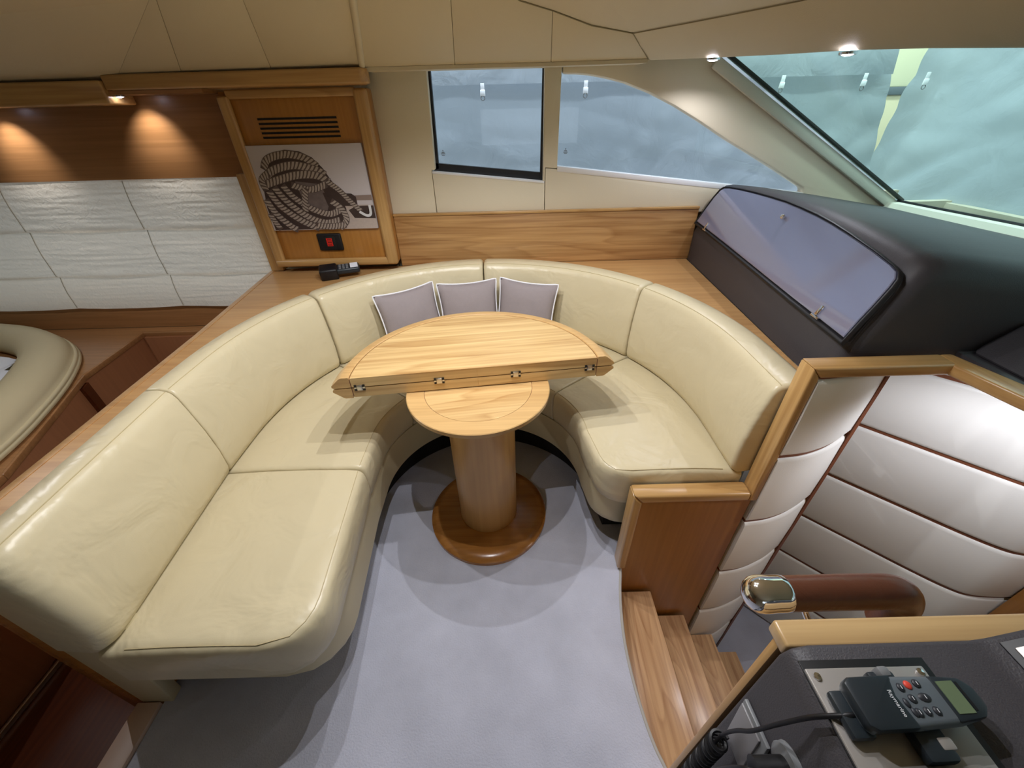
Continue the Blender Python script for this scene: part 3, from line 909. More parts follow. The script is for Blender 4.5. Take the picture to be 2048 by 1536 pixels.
box('floor', (0.3, -0.3, -0.95), (2.3, 1.6, -0.92), M['carpet'], kind='structure', label='grey carpet at the foot of the stairs')
downlight(1.27, 0.64, 0.857, 'cabin downlight under the dash close to the padded wall', 9.5, 165, col=(0.92, 0.93, 1.0))
downlight(1.58, 0.36, 0.857, 'cabin downlight under the dash nearer the helm', 5.0, 165, col=(0.92, 0.93, 1.0))

# ------------------------------------------------------------------ staircase
st = empty('staircase', (0.7, 0.55, -0.92), 'four wooden stairs descending beside the end panel', 'staircase')
t1_back = [(0.375, 0.795), (0.362, 0.70), (0.345, 0.56), (0.345, 0.44), (0.36, 0.31), (0.37, 0.25)]
prism('tread', t1_back + [(0.527, 0.25), (0.527, 0.795)], -0.177, -0.147, M['wood_tread'], st, bevel=0.005)
for (x0, x1, z) in ((0.500, 0.706, -0.352), (0.680, 0.876, -0.541), (0.850, 1.045, -0.735)):
    box('tread', (x0, 0.25, z - 0.03), (x1, 0.795, z), M['wood_tread'], st, bevel=0.005)
rz = M['wood_base']
strip_z('riser', t1_back[::-1], -0.147, -0.006, 0.012, M['wood_x'], st)
for (x, z0, z1) in ((0.500, -0.352, -0.178), (0.680, -0.541, -0.383), (0.850, -0.735, -0.572), (1.02, -0.92, -0.766)):
    box('riser', (x, 0.25, z0), (x + 0.012, 0.795, z1), M['wood_x'], st)

# ------------------------------------------------------------------ dash under the windshield with glossy locker lid
dash = empty('dashboard', (1.3, 1.5, 0.75), 'charcoal padded dashboard below the windshield', 'dashboard')
def dx0(y): return 0.887 + (y - 0.906) * 0.060
K985 = lambda p: tuple(v + (w - v) * 0.985 for v, w in zip((0, 0, 1.42), p))
LB, RB, TLp = Vector(K985((0.97, 2.063, 0.907))), Vector(K985((0.90, 0.92, 0.899))), Vector(K985((1.05, 2.008, 1.097)))
lu = (RB - LB).normalized(); ln = (RB - LB).cross(TLp - LB).normalized(); lv = ln.cross(lu)
lid_uv = [(-0.050, 0.030), (-0.044, 0.089), (-0.034, 0.150), (-0.018, 0.188), (0.004, 0.202), (0.054, 0.210), (0.16, 0.219), (0.28, 0.226), (0.40, 0.231), (0.512, 0.234), (0.61, 0.233), (0.71, 0.230), (0.80, 0.224), (0.883, 0.216),
          (1.005, 0.202), (1.085, 0.190), (1.112, 0.183), (1.126, 0.170), (1.131, 0.150), (1.136, 0.109), (1.140, 0.057), (1.146, 0.006), (0.883, 0.010), (0.297, 0.024)]
lid_uv = [(a * 0.985, b * 0.985) for a, b in lid_uv]
def lid3(a, b, c=0.0): return LB + lu * a + lv * b + ln * c
# dash sections, from the far wall to the near end; the top swells like the lid does
rings = []
ys = [2.112, 2.105, 2.09, 2.05, 1.95, 1.8, 1.6, 1.4, 1.2, 1.05, 0.96, 0.915, 0.895, 0.885]
for y in ys:
    x0 = dx0(y)
    t = (y - 0.88) / (2.11 - 0.88)
    crown = 0.030 * (1 - (2 * t - 0.95) ** 2)
    edge = 0.0
    if y < 0.93: edge = 0.045 * (1 - math.sqrt(max(0, 1 - ((0.93 - y) / 0.045) ** 2)))
    if y > 2.09: edge = 0.02 * (y - 2.09) / 0.022
    zl = 0.906 - 0.002 * t
    zt = 1.096 + crown - edge
    slope = 0.40 / 0.917
    xt = x0 + (zt - zl) * slope + 0.004
    wx = 1.965 + 0.06 * (2.1 - y) - 0.05
    rings.append([(x0 + edge, y, 0.7505), (x0 + edge, y, zl - 0.02), (x0 + edge + 0.003, y, zl - 0.004), (x0 + edge + 0.010, y, zl + 0.012), (xt - 0.012 + edge, y, zt - 0.028), (xt + edge, y, zt - 0.004), (xt + 0.018 + edge, y, zt + 0.010),
                  (xt + 0.05 + edge, y, zt + 0.014), (xt + 0.14, y, zt + 0.004), (1.5, y, 1.055 - edge + crown * .4), (wx, y, 0.985 - edge * .3), (wx + 0.05, y, 0.93), (wx + 0.05, y, 0.825), (x0 + 0.10, y, 0.825), (x0 + 0.08, y, 0.7505)])
loft('body', rings, M['dash'], dash, smooth=60)
# raised bezel lip round the lid (dark groove) and the lid itself
ctr = (sum(a for a, b in lid_uv) / len(lid_uv), sum(b for a, b in lid_uv) / len(lid_uv))
def off_uv(k, seq): return [(ctr[0] + (a - ctr[0]) * (1 + k / 0.57), ctr[1] + (b - ctr[1]) * (1 + k / 0.115)) for a, b in seq]
def lid_ring(k, c): return [lid3(a, b, c) for a, b in off_uv(k, lid_uv)]
loft('bezel', [lid_ring(0.018, 0.004), lid_ring(0.015, 0.0135), lid_ring(0.011, 0.0145), lid_ring(0.0075, 0.010), lid_ring(0.0045, 0.006)], M['black'], dash, caps=False, smooth=60)
rr = [lid_ring(0.0035, -0.002), lid_ring(0.0025, 0.011), lid_ring(0.0, 0.0128)]
lid = loft('locker_lid', rr, M['lid'], dash, smooth=30)
fm = Matrix(((lu.x, lv.x, ln.x, 0), (lu.y, lv.y, ln.y, 0), (lu.z, lv.z, ln.z, 0), (0, 0, 0, 1)))
for u_, v_ in ((0.075, 0.020), (1.005, 0.006)):
    m = Matrix.Translation(lid3(u_, v_, 0.012)) @ fm
    h = box('hinge', (-0.006, 0.0, 0.0), (0.006, 0.030, 0.006), M['chrome'], lid, bevel=0.002, mtx=m)
    box('hinge_base', (-0.018, -0.008, -0.004), (0.018, -0.001, 0.004), M['chrome'], h, bevel=0.0015, mtx=m)
m = Matrix.Translation(lid3(0.565, 0.19, 0.0125)) @ fm
bm = bmesh.new()
bmesh.ops.create_uvsphere(bm, u_segments=14, v_segments=8, radius=0.0085)
bm.transform(m @ Matrix.Translation((0, 0, 0.010)))
kb = from_bm('knob', bm, M['chrome'], lid, smooth=60)
bm = bmesh.new(); bmesh.ops.create_cone(bm, cap_ends=True, segments=12, radius1=0.005, radius2=0.004, depth=0.012)
bm.transform(m @ Matrix.Translation((0, 0, 0.004)))
from_bm('knob_stem', bm, M['chrome'], kb, smooth=40)
# near face and lower instrument shelf to the right
box('shelf', (1.185, -0.3, 0.862), (2.3, 0.884, 0.872), M['dash'], dash)
prism('pod', [(1.20, 0.8725), (1.36, 0.8725), (1.62, 0.8725), (1.62, 0.98), (1.30, 0.96)], 0.45, 0.883, M['dash'], dash, axis='Y', bevel=0.02, seg=3)

# ------------------------------------------------------------------ wall cabinet with louvre, canvas, thermostat
cab = empty('wall_cabinet', (-0.88, 2.06, 0.79), 'wood wall cabinet with louvre slots left of the windows', 'cabinet')
box('body', (-1.195, 2.045, 0.79), (-0.575, 2.119, 1.515), M['wood_cab'], cab, bevel=0.004)
box('left_frame', (-1.198, 2.022, 0.80), (-1.150, 2.048, 1.50), M['wood_z'], cab, bevel=0.010, seg=4)
box('right_frame', (-0.628, 2.016, 0.785), (-0.570, 2.048, 1.515), M['wood_z'], cab, bevel=0.014, seg=4)
box('bottom_frame', (-1.196, 2.018, 0.785), (-0.575, 2.048, 0.822), M['wood_x'], cab, bevel=0.012, seg=4)
box('top_frame', (-1.16, 2.030, 1.488), (-0.62, 2.048, 1.52), M['wood_x'], cab, bevel=0.006, seg=3)
for k in range(5):
    z = 1.417 - k * 0.0170
    box('louvre_slot', (-1.064, 2.0435, z - 0.004), (-0.724, 2.0455, z + 0.004), M['dark_gap'], cab)

art = empty('canvas_print', (-0.895, 2.03, 0.965), 'monochrome canvas print of rope coiled round a bollard', 'picture')
box('canvas', (-1.150, 2.028, 0.964), (-0.638, 2.044, 1.322), M['print_sky'], art, bevel=0.002)
def ink(name, poly, y, mat):
    return prism(name, poly, y, y + 0.0004, mat, art, axis='Y')
def AX(u, v): return (-1.150 + 0.512 * u, 0.964 + 0.358 * v)
ink('water_print', [AX(0.002, .002), AX(.998, .002), AX(.998, .36), AX(.5, .34), AX(.002, .30)], 2.0275, M['print_water'])
ink('shore_print', [AX(.55, .355), AX(.998, .345), AX(.998, .42), AX(.80, .415), AX(.55, .40)], 2.0272, M['print_shore'])
ink('water_print', [AX(.55, .31), AX(.998, .30), AX(.998, .355), AX(.55, .36)], 2.0270, M['print_sky'])
ink('quay_print', [AX(.80, .14), AX(.998, .13), AX(.998, .29), AX(.84, .29), AX(.76, .24)], 2.0268, M['print_dark'])
blob = [(.05, .60), (.10, .70), (.13, .82), (.20, .91), (.33, .95), (.45, .93), (.55, .86), (.62, .74), (.66, .62), (.70, .52), (.72, .40), (.74, .26), (.73, .12), (.66, .01), (.02, .01), (.01, .30)]
ink('bollard_print', [AX(*p) for p in blob], 2.0266, M['print_dark'])
ink('bollard_print', [AX(.34, .60), AX(.56, .56), AX(.60, .34), (AX(.54, .18)), AX(.42, .22), AX(.36, .42)], 2.0264, M['print_metal'])
ink('bollard_print', [AX(.56, .46), AX(.82, .44), AX(.855, .40), AX(.855, .31), AX(.80, .29), AX(.58, .30)], 2.0262, M['print_dark'])
def rope(pts, wd, y, name='rope_print'):
    P2 = catmull([(*AX(*p), 0) for p in pts], 7)
    bm = bmesh.new()
    a_, b_ = [], []
    for i, p in enumerate(P2):
        d = (P2[min(i + 1, len(P2) - 1)] - P2[max(i - 1, 0)]).normalized()
        n = Vector((-d.y, d.x, 0)) * wd
        a_.append(bm.verts.new((p.x + n.x, y, p.y + n.y))); b_.append(bm.verts.new((p.x - n.x, y, p.y - n.y)))
    for i in range(len(P2) - 1):
        bm.faces.new((a_[i], a_[i + 1], b_[i + 1], b_[i]))
    o = from_bm(name, bm, M['print_strand'], art)
    bm = bmesh.new()
    L_ = [0.0]
    for i in range(1, len(P2)):
        L_.append(L_[-1] + (P2[i] - P2[i - 1]).length)
    def at(l):
        l = max(0.0, min(L_[-1] - 1e-6, l))
        for i in range(1, len(P2)):
            if L_[i] > l:
                t = (l - L_[i - 1]) / (L_[i] - L_[i - 1])
                d = (P2[i] - P2[i - 1]).normalized()
                return P2[i - 1].lerp(P2[i], t), Vector((-d.y, d.x, 0))
        return P2[-1], Vector((0, 1, 0))
    st_ = wd * 1.0
    k = 0
    while k * st_ < L_[-1] - st_:
        l = k * st_
        q = []
        for dl, side in ((0.0, -0.9), (0.55, -0.9), (1.15, -0.1), (1.5, 0.85), (0.95, 0.85), (0.5, -0.1)):
            p, n = at(l + dl * st_)
            q.append(bm.verts.new((p.x + n.x * wd * side, y - 0.00008, p.y + n.y * wd * side)))
        bm.faces.new(q)
        k += 1
    from_bm('twist_print', bm, M['print_twist'], o)
    return o
yy_ = 2.0260
for pts, wd in (
        ([(.10, .74), (.16, .85), (.32, .90), (.48, .86), (.58, .76)], .013), ([(.09, .66), (.20, .74), (.38, .78), (.56, .72), (.63, .66)], .014),
        ([(.07, .57), (.20, .62), (.38, .67), (.55, .66), (.65, .58)], .014), ([(.06, .50), (.05, .62), (.13, .70)], .012),
        ([(.62, .60), (.72, .48), (.80, .34), (.88, .22)], .010), ([(.30, .56), (.46, .50), (.62, .56)], .012),
        ([(.08, .50), (.14, .32), (.28, .14), (.44, .02)], .013), ([(.14, .54), (.22, .36), (.36, .18), (.52, .09), (.66, .12)], .013),
        ([(.22, .56), (.30, .40), (.44, .26), (.58, .20), (.70, .26)], .012), ([(.03, .40), (.08, .22), (.18, .06), (.24, .01)], .013),
        ([(.42, .52), (.38, .36), (.36, .24)], .012), ([(.62, .36), (.70, .26), (.72, .12), (.64, .02)], .012), ([(.02, .22), (.05, .10), (.08, .02)], .011),
        ([(.42, .06), (.56, .04), (.70, .06)], .012)):
    rope(pts, wd * 1.2, yy_)
    yy_ -= 0.0002
rp = rope([(.86, .22), (.92, .17), (.96, .19), (.965, .30)], .006, yy_ - .0002, 'hook_print')
for q in [rp] + list(rp.children):
    q.data.materials.clear(); q.data.materials.append(M['white'])

th = empty('thermostat', (-0.895, 2.03, 0.86), 'small black wall display with red digits under the canvas', 'thermostat')
box('housing', (-0.955, 2.030, 0.860), (-0.835, 2.0445, 0.944), M['black'], th, bevel=0.008, seg=3)
box('screen', (-0.925, 2.0288, 0.872), (-0.865, 2.0305, 0.932), M['dark_gap'], th, bevel=0.0005)
for k in range(3):
    z = 0.884 + k * 0.013
    for (x0, x1, a, b) in ((-.909, -.881, 0, .002), (-.909, -.881, .005, .007), (-.909, -.906, 0, .012), (-.884, -.881, 0, .012), (-.909, -.881, .010, .012)):
        box('digit', (x0, 2.0278, z + a), (x1, 2.0287, z + b), M['led_red'], th)

# hand-held radio on the ledge behind the sofa
rad = empty('handheld_radio', (-0.86, 1.985, 0.75), 'black handheld radio in its cradle on the ledge behind the sofa', 'radio')
rm = Matrix.Translation((-0.842, 1.962, 0.754)) @ Matrix.Rotation(math.radians(20), 4, 'Z') @ Matrix.Rotation(math.radians(14), 4, 'X')
box('body', (-0.055, -0.03, 0.022), (0.085, 0.03, 0.052), M['handset_dark'], rad, bevel=0.010, seg=3, mtx=rm)
box('cradle', (-0.105, -0.036, 0.0), (-0.02, 0.034, 0.060), M['black'], rad, bevel=0.010, seg=3, mtx=rm)
box('screen', (0.042, -0.020, 0.0515), (0.078, 0.022, 0.0535), M['paper'], rad, mtx=rm)
for i in range(3):
    for j in range(3):
        box('key', (-0.012 + i * 0.017, -0.022 + j * 0.015, 0.0515), (-0.001 + i * 0.017, -0.013 + j * 0.015, 0.0545), M['grey_plastic'], rad, mtx=rm)
for i in range(4):
    box('grille_slot', (-0.04 + i * 0.006, -0.02, 0.0515), (-0.037 + i * 0.006, 0.02, 0.0525), M['black'], rad, mtx=rm)

# ------------------------------------------------------------------ valance rail with downlights, galley side wall, blind
val = empty('valance_rail', (-1.2, 1.99, 1.52), 'long wood valance rail under the headliner above the galley', 'rail')
prism('rail', [(-1.575, 1.955), (-0.552, 1.930), (-0.535, 1.945), (-0.533, 1.975), (-0.548, 2.0), (-0.57, 2.05), (-1.575, 2.05)], 1.523, 1.574, M['wood_x'], val, bevel=0.008, seg=3)
prism('thick_rail', [(-3.3, 1.945), (-1.577, 1.945), (-1.577, 2.09), (-3.3, 2.09)], 1.478, 1.556, M['wood_x'], val, bevel=0.008, seg=3)
prism('soffit', [(-1.575, 1.965), (-1.20, 1.96), (-1.20, 2.115), (-1.575, 2.115)], 1.509, 1.522, M['wood_galley'], val)
gw = 'galley downlights in the valance'
downlight(-1.555, 1.985, 1.5075, 'lit downlight under the wood valance near the cabinet', 4.0, 84, 1.0, col=(1.0, 0.96, 0.92), r=0.02, direction=(-0.05, 0.62, -0.8), group=gw)
downlight(-2.20, 1.985, 1.4765, 'lit downlight under the wood valance by the left frame edge', 4.0, 84, 1.0, col=(1.0, 0.96, 0.92), r=0.02, direction=(-0.05, 0.62, -0.8), group=gw)
downlight(-1.95, 1.15, 1.668, 'unseen downlight added to brighten the galley bench and cream tub seat', 17.0)  # extra lamp, added only to lift the dim galley bench
gwall = empty('wall_galley', (-2.0, 2.1, 0.4), kind='structure')
box('wood_fascia', (-3.29, 2.105, 1.195), (-1.20, 2.168, 1.51), M['wood_galley'], gwall)
box('wood_fascia', (-3.29, 2.105, 0.43), (-1.22, 2.168, 0.562), M['wood_galley'], gwall)
box('jamb', (-1.262, 2.07, 0.7515), (-1.198, 2.168, 1.21), M['wood_z'], gwall, bevel=0.004)

bl = empty('roman_blind', (-2.0, 2.1, 0.56), 'crinkled off-white roman blind over the galley window', 'blind')
rows_z = [1.195, 0.972, 0.742, 0.566]
cols_x = [-3.25, -3.02, -2.425, -1.83, -1.262]
for ri in range(3):
    z1, z0 = rows_z[ri], rows_z[ri + 1]
    for ci in range(4):
        x0, x1 = cols_x[ci] - (0.003 if ci % 2 else 0), cols_x[ci + 1] + (0.003 if ci % 2 else 0.012 * (ci == 3))
        nx, nz = max(6, int((x1 - x0) / 0.014)), 40
        bm = bmesh.new()
        grid = []
        for i in range(nz + 1):
            t = i / nz
            row = []
            for j in range(nx + 1):
                x = x0 + (x1 - x0) * j / nx
                z = z1 + (z0 - z1) * t
                wob = noise.noise(Vector((x * 4.0 + 4, z * 75, ri * 7.1))) * 0.0048 + noise.noise(Vector((x * 17, z * 110, ri))) * 0.0022 + 0.002 * (ci % 2)
                belly = 0.016 * math.sin(math.pi * min(1, t * 1.05)) + 0.022 * t ** 3
                row.append(bm.verts.new((x, 2.112 - belly - wob - 0.004 * ri, z - 0.008 * math.sin(math.pi * (x - x0) / (x1 - x0)) * (t > 0.9))))
            grid.append(row)
        for i in range(nz):
            for j in range(nx):
                bm.faces.new((grid[i][j], grid[i][j + 1], grid[i + 1][j + 1], grid[i + 1][j]))
        from_bm('blind_panel', bm, M['blind'], bl, smooth=80)
        if ri == 0 and ci:
            tube('seam_tape', [(cols_x[ci], 2.112 - 0.016 * math.sin(math.pi * min(1, t * 1.05)) - 0.022 * t ** 3 - 0.004 * r_ - 0.005, rows_z[r_] + (rows_z[r_ + 1] - rows_z[r_]) * t) for r_ in range(3) for t in (0.02, .25, .5, .75, .97)], 0.0016, M['seam_tape'], bl, seg=5)

# ------------------------------------------------------------------ galley bench, upholstered tub seat, cloth
bench = empty('galley_bench', (-2.2, 1.6, -0.2), 'brown wood bench along the lower galley wall', 'bench')
bedge = [(-1.70, 2.045), (-2.108, 2.04), (-2.055, 1.592), (-1.917, 1.285), (-1.774, 0.954), (-1.705, 0.60), (-1.70, -1.38)]
prism('top', [(-1.305, 2.1), (-1.305, 2.045)] + bedge + [(-3.29, -1.38), (-3.29, 2.1)], 0.405, 0.43, M['wood_galley'], bench)
for a, b in zip(bedge[:-1], bedge[1:]):
    strip_z('front_panel', [a, b], -0.2, 0.404, 0.02 if a[1] > 1.9 and b[1] > 1.9 else -0.02, M['wood_bench'], bench)
for a, b in zip(bedge[:-1], bedge[1:]):
    bar('edge_moulding', (*a, 0.4165), (*b, 0.4165), 0.018, 0.026, M['wood_galley'], bench, roll_up=Vector((0, 0, 1)))
box('dark_recess_strip', (-0.03, -0.012, -0.2), (0.03, 0.004, 0.40), M['wood_dark'], bench, mtx=Matrix.Translation((-2.022, 1.545, 0)) @ Matrix.Rotation(math.radians(-66), 4, 'Z'))  # dark wood strip stands in for the shaded recess in the bench face
bar('kick_strip', (-1.675, 0.9, -0.19), (-1.675, -1.0, -0.19), 0.012, 0.02, M['steel'], bench, roll_up=Vector((0, 0, 1)))

tub = empty('tub_seat', (-2.3, 1.2, 0.43), 'cream upholstered tub seat with thick rounded rim on the galley bench', 'seat')
cl = catmull([(-3.2, 1.97, 0), (-2.78, 1.93, 0), (-2.50, 1.84, 0), (-2.30, 1.70, 0), (-2.15, 1.50, 0), (-2.03, 1.26, 0), (-1.94, 1.0, 0), (-1.88, 0.6, 0), (-1.87, -0.2, 0)], 6)
rings = []
for i, p in enumerate(cl):
    d = (cl[min(i + 1, len(cl) - 1)] - cl[max(i - 1, 0)]).normalized()
    n = Vector((-d.y, d.x, 0))      # outwards, towards the sofa
    if n.dot(Vector((1, 0.3, 0))) < 0: n = -n
    prof = [(-.075, .432), (-.09, .46), (-.088, .50), (-.07, .528), (-.04, .542), (0, .545), (.04, .538), (.072, .518), (.092, .488), (.098, .455), (.110, .452), (.113, .44), (.105, .432)]
    rings.append([(p.x + n.x * a, p.y + n.y * a, z) for a, z in prof])
loft('rim', rings, M['leather_plain'], tub, smooth=70)
tube('piping', [(r_[9][0], r_[9][1], 0.458) for r_ in rings], 0.010, M['leather_plain'], tub, seg=8)
prism('seat_pad', [(-3.2, 1.84), (-2.75, 1.80), (-2.50, 1.72), (-2.33, 1.58), (-2.19, 1.42), (-2.09, 1.2), (-2.03, 0.98), (-1.97, 0.6), (-1.96, -0.2), (-3.2, -0.2)], 0.431, 0.455, M['leather_plain'], tub, bevel=0.008)
bm = bmesh.new()
N_ = 34
gv = []
for i in range(N_ + 1):
    row = []
    for j in range(N_ + 1):
        x = -2.66 + 0.58 * i / N_
        y = 1.00 + 0.68 * j / N_
        z = 0.470 + 0.030 * abs(noise.noise(Vector((x * 7, y * 7, 1)))) + 0.014 * abs(noise.noise(Vector((x * 19, y * 19, 3))))
        row.append(bm.verts.new((x, y, z)))
    gv.append(row)
def clear_of_rim(v):
    return min(math.hypot(v.co.x - c_.x, v.co.y - c_.y) for c_ in cl) > 0.10 + 0.02 * noise.noise(v.co * 9) and v.co.x < -2.1
for i in range(N_):
    for j in range(N_):
        q = (gv[i][j], gv[i + 1][j], gv[i + 1][j + 1], gv[i][j + 1])
        if all(clear_of_rim(v) for v in q):
            bm.faces.new(q)
bmesh.ops.delete(bm, geom=[v for v in bm.verts if not v.link_faces], context='VERTS')
from_bm('crumpled_cloth', bm, M['paper'], smooth=60, label='crumpled white cloth lying inside the cream tub seat', cat='cloth')
box('floor', (-3.29, -1.4, -0.23), (-1.12, 2.24, -0.2), M['wood_dark'], kind='structure', label='dark wood floor of the lower galley')
box('wall_step', (-1.13, -1.4, -0.2), (-1.07, 0.43, -0.05), M['wood_dark'], kind='structure')

# ------------------------------------------------------------------ helm bulkhead, console, handset
hb_ = empty('helm_bulkhead', (0.5, 0.215, -0.92), 'wood bulkhead with pale cap between stairs and helm console', 'bulkhead')
box('panel', (0.325, 0.209, -0.92), (1.18, 0.221, 0.862), M['wood_z'], hb_, bevel=0.003)
box('cap', (0.323, 0.200, 0.862), (1.18, 0.232, 0.885), M['wood_cap'], hb_, bevel=0.004, seg=3)
helm = empty('helm_console', (0.6, 0.0, 0.0), 'charcoal helm console at the near right with instrument plates', 'console')
prism('body', [(0.316, 0.0), (0.75, 0.0), (0.75, 0.97), (0.64, 0.965), (0.545, 0.905), (0.53, 0.900), (0.34, 0.898), (0.322, 0.89), (0.314, 0.872)], -0.8, 0.1985, M['dash'], helm, axis='Y', bevel=0.006, seg=3)
ip = box('instrument_plate', (0.318, 0.0, 0.8995), (0.449, 0.172, 0.9035), M['plate'], helm, bevel=0.0015)
prism('plate_recess', [(0.311 + .006, -0.01), (0.458, -0.01), (0.458, 0.181), (0.311 + .006, 0.181)], 0.8985, 0.9005, M['black'], helm, bevel=0.0008)
for x, y in ((0.3265, 0.164), (0.441, 0.1655)):
    lathe('screw', [(0.0003, 0.9035), (0.0042, 0.9035), (0.0036, 0.9055), (0.0003, 0.9062)], M['chrome'], ip, seg=14, center=(x, y))
box('chart_plotter', (0.345, -0.02, 0.9035), (0.44, 0.088, 0.914), M['black'], helm, bevel=0.004)
# second plate on the raised facet
tm = Matrix.Translation((0.560, 0.0, 0.917)) @ Matrix.Rotation(math.radians(-32.5), 4, 'Y')
p2 = box('side_plate', (-0.006, -0.05, -0.001), (0.10, 0.182, 0.004), M['plate'], helm, bevel=0.0015, mtx=tm)
box('side_plate_gasket', (-0.013, -0.06, -0.003), (0.11, 0.190, 0.001), M['black'], helm, bevel=0.001, mtx=tm)
box('display', (0.016, -0.05, 0.004), (0.09, 0.162, 0.007), M['paper'], p2, bevel=0.001, mtx=tm)
box('display_bezel', (0.010, -0.05, 0.0035), (0.094, 0.168, 0.0055), M['black'], p2, bevel=0.001, mtx=tm)
lathe('screw_hole', [(0.0003, 0.0), (0.003, 0.0), (0.003, 0.0046), (0.0003, 0.0046)], M['black'], p2, seg=12, center=(0, 0)).data.transform(tm @ Matrix.Translation((0.004, 0.173, 0)))
# socket covers on the side face (x = 0.314 plane faces the dinette)
sk = empty('socket_cover', (0.312, 0.165, 0.65), 'grey flip-up socket cover on the side of the helm console', 'socket')
sm = Matrix.Translation((0.3135, 0.160, 0.70)) @ Matrix.Rotation(math.radians(-6), 4, 'X')
box('frame', (-0.006, -0.030, -0.055), (-0.0003, 0.024, 0.055), M['grey_plastic'], sk, bevel=0.002, mtx=sm)
box('flap', (-0.009, -0.020, -0.045), (-0.006, 0.022, 0.048), plain('flap_grey', srgb(132, 130, 132), 0.35), sk, bevel=0.0012, mtx=sm)
so = empty('power_socket', (0.312, 0.118, 0.79), 'round chrome-rimmed power plug socket on the helm console side', 'socket')
def disc_x(name, c, r, x0, x1, mat, par, seg=24):
    bm = bmesh.new()
    bmesh.ops.create_cone(bm, cap_ends=True, segments=seg, radius1=r, radius2=r, depth=abs(x1 - x0))
    bm.transform(Matrix.Translation(((x0 + x1) / 2, c[0], c[1])) @ Matrix.Rotation(math.radians(90), 4, 'Y'))
    bevel_bm(bm, 0.0008, 1)
    return from_bm(name, bm, mat, par, smooth=40)
disc_x('rim', (0.112, 0.785), 0.026, 0.3060, 0.3135, M['grey_plastic'], so)
disc_x('plug', (0.112, 0.785), 0.014, 0.270, 0.3065, M['black'], so)

hs = empty('radio_handset', (0.395, 0.135, 0.9035), 'grey and black marine radio handset clipped on the helm plate', 'handset')
HM = Matrix.Translation((0.3965, 0.1345, 0.9045)) @ Matrix.Rotation(math.radians(1.5), 4, 'Z')
outl = [(-0.062, -0.018), (-0.056, -0.0215), (-0.01, -0.0215), (0.035, -0.0195), (0.056, -0.016), (0.064, -0.008), (0.064, 0.008), (0.056, 0.016), (0.035, 0.0195), (-0.01, 0.0215), (-0.056, 0.0215), (-0.062, 0.018)]
hbod = prism('body', outl, 0.008, 0.0245, M['handset_grey'], hs, bevel=0.005, seg=3, mtx=HM)
prism('mouthpiece', [(-0.0625, -0.0175), (-0.055, -0.022), (-0.014, -0.022), (-0.018, 0.004), (-0.014, 0.016), (-0.010, 0.022), (-0.055, 0.022), (-0.0625, 0.0175)], 0.012, 0.0262, M['handset_dark'], hs, bevel=0.003, seg=2, mtx=HM)
prism('head_cap', [(0.026, -0.0195), (0.056, -0.0165), (0.0645, -0.008), (0.0645, 0.008), (0.056, 0.0165), (0.026, 0.0195)], 0.014, 0.0255, M['handset_dark'], hs, bevel=0.003, seg=2, mtx=HM)
sc = box('screen', (0.030, -0.013, 0.0250), (0.047, 0.0135, 0.0262), M['lcd'], hs, mtx=HM)
box('speaker_slot', (0.0485, -0.011, 0.0252), (0.0510, 0.0125, 0.0261), M['black'], hs, mtx=HM)
def key(x, y, rx, ry, mat):
    bm = bmesh.new()
    bmesh.ops.create_uvsphere(bm, u_segments=12, v_segments=6, radius=1)
    bm.transform(HM @ Matrix.Translation((x, y, 0.0247)) @ Matrix.Diagonal((rx, ry, 0.0018, 1)))
    return from_bm('key', bm, mat, hs, smooth=60)
for x, y, m_, rx in ((-0.008, 0.0105, 'key', .0034), (0.001, 0.0122, 'key_red', .0038), (0.0105, 0.0130, 'key', .0038), (-0.004, 0.001, 'key', .0038), (0.009, 0.0015, 'key', .0062),
                     (-0.007, -0.010, 'key', .0036), (0.002, -0.0095, 'key', .0036), (0.0115, -0.0095, 'key', .0036)):
    k_ = key(x, y, rx, 0.0040, M[m_])
    if m_ == 'key':
        box('key_print', (-0.0003, -0.0016, 0), (0.0003, 0.0016, 0.0002), M['white'], k_, mtx=HM @ Matrix.Translation((x, y, 0.0265)))
for x, y in ((-0.0125, -0.002), (-0.011, -0.0095)):
    key(x, y, .0026, .0042, M['key'])
cu = bpy.data.curves.new('maker_name', 'FONT'); cu.body = 'Raymarine'; cu.size = 0.0052; cu.extrude = 0.0001; cu.align_x = 'CENTER'; cu.align_y = 'CENTER'
tx = bpy.data.objects.new('tmp_text', cu); COL.objects.link(tx)
bpy.context.view_layer.update()
me = bpy.data.meshes.new_from_object(tx.evaluated_get(bpy.context.evaluated_depsgraph_get()))
bpy.data.objects.remove(tx, do_unlink=True)
me.transform(HM @ Matrix.Translation((-0.023, -0.002, 0.0263)) @ Matrix.Rotation(math.radians(-90), 4, 'Z'))
finish('maker_name', me, M['white'], hs)
box('clip', (-0.022, 0.012, 0.0), (0.006, 0.030, 0.012), M['handset_dark'], hs, bevel=0.003, mtx=HM)
box('clip', (-0.014, 0.022, 0.004), (-0.002, 0.032, 0.020), M['grey_plastic'], hs, bevel=0.003, mtx=HM)
box('clip', (-0.018, -0.044, 0.0), (0.012, -0.016, 0.014), M['handset_dark'], hs, bevel=0.004, mtx=HM)
box('clip', (0.000, -0.036, 0.006), (0.014, -0.026, 0.015), M['plate'], hs, bevel=0.002, mtx=HM)
box('bracket', (-0.074, -0.024, 0.0), (-0.050, 0.016, 0.011), M['handset_dark'], hs, bevel=0.004, mtx=HM)
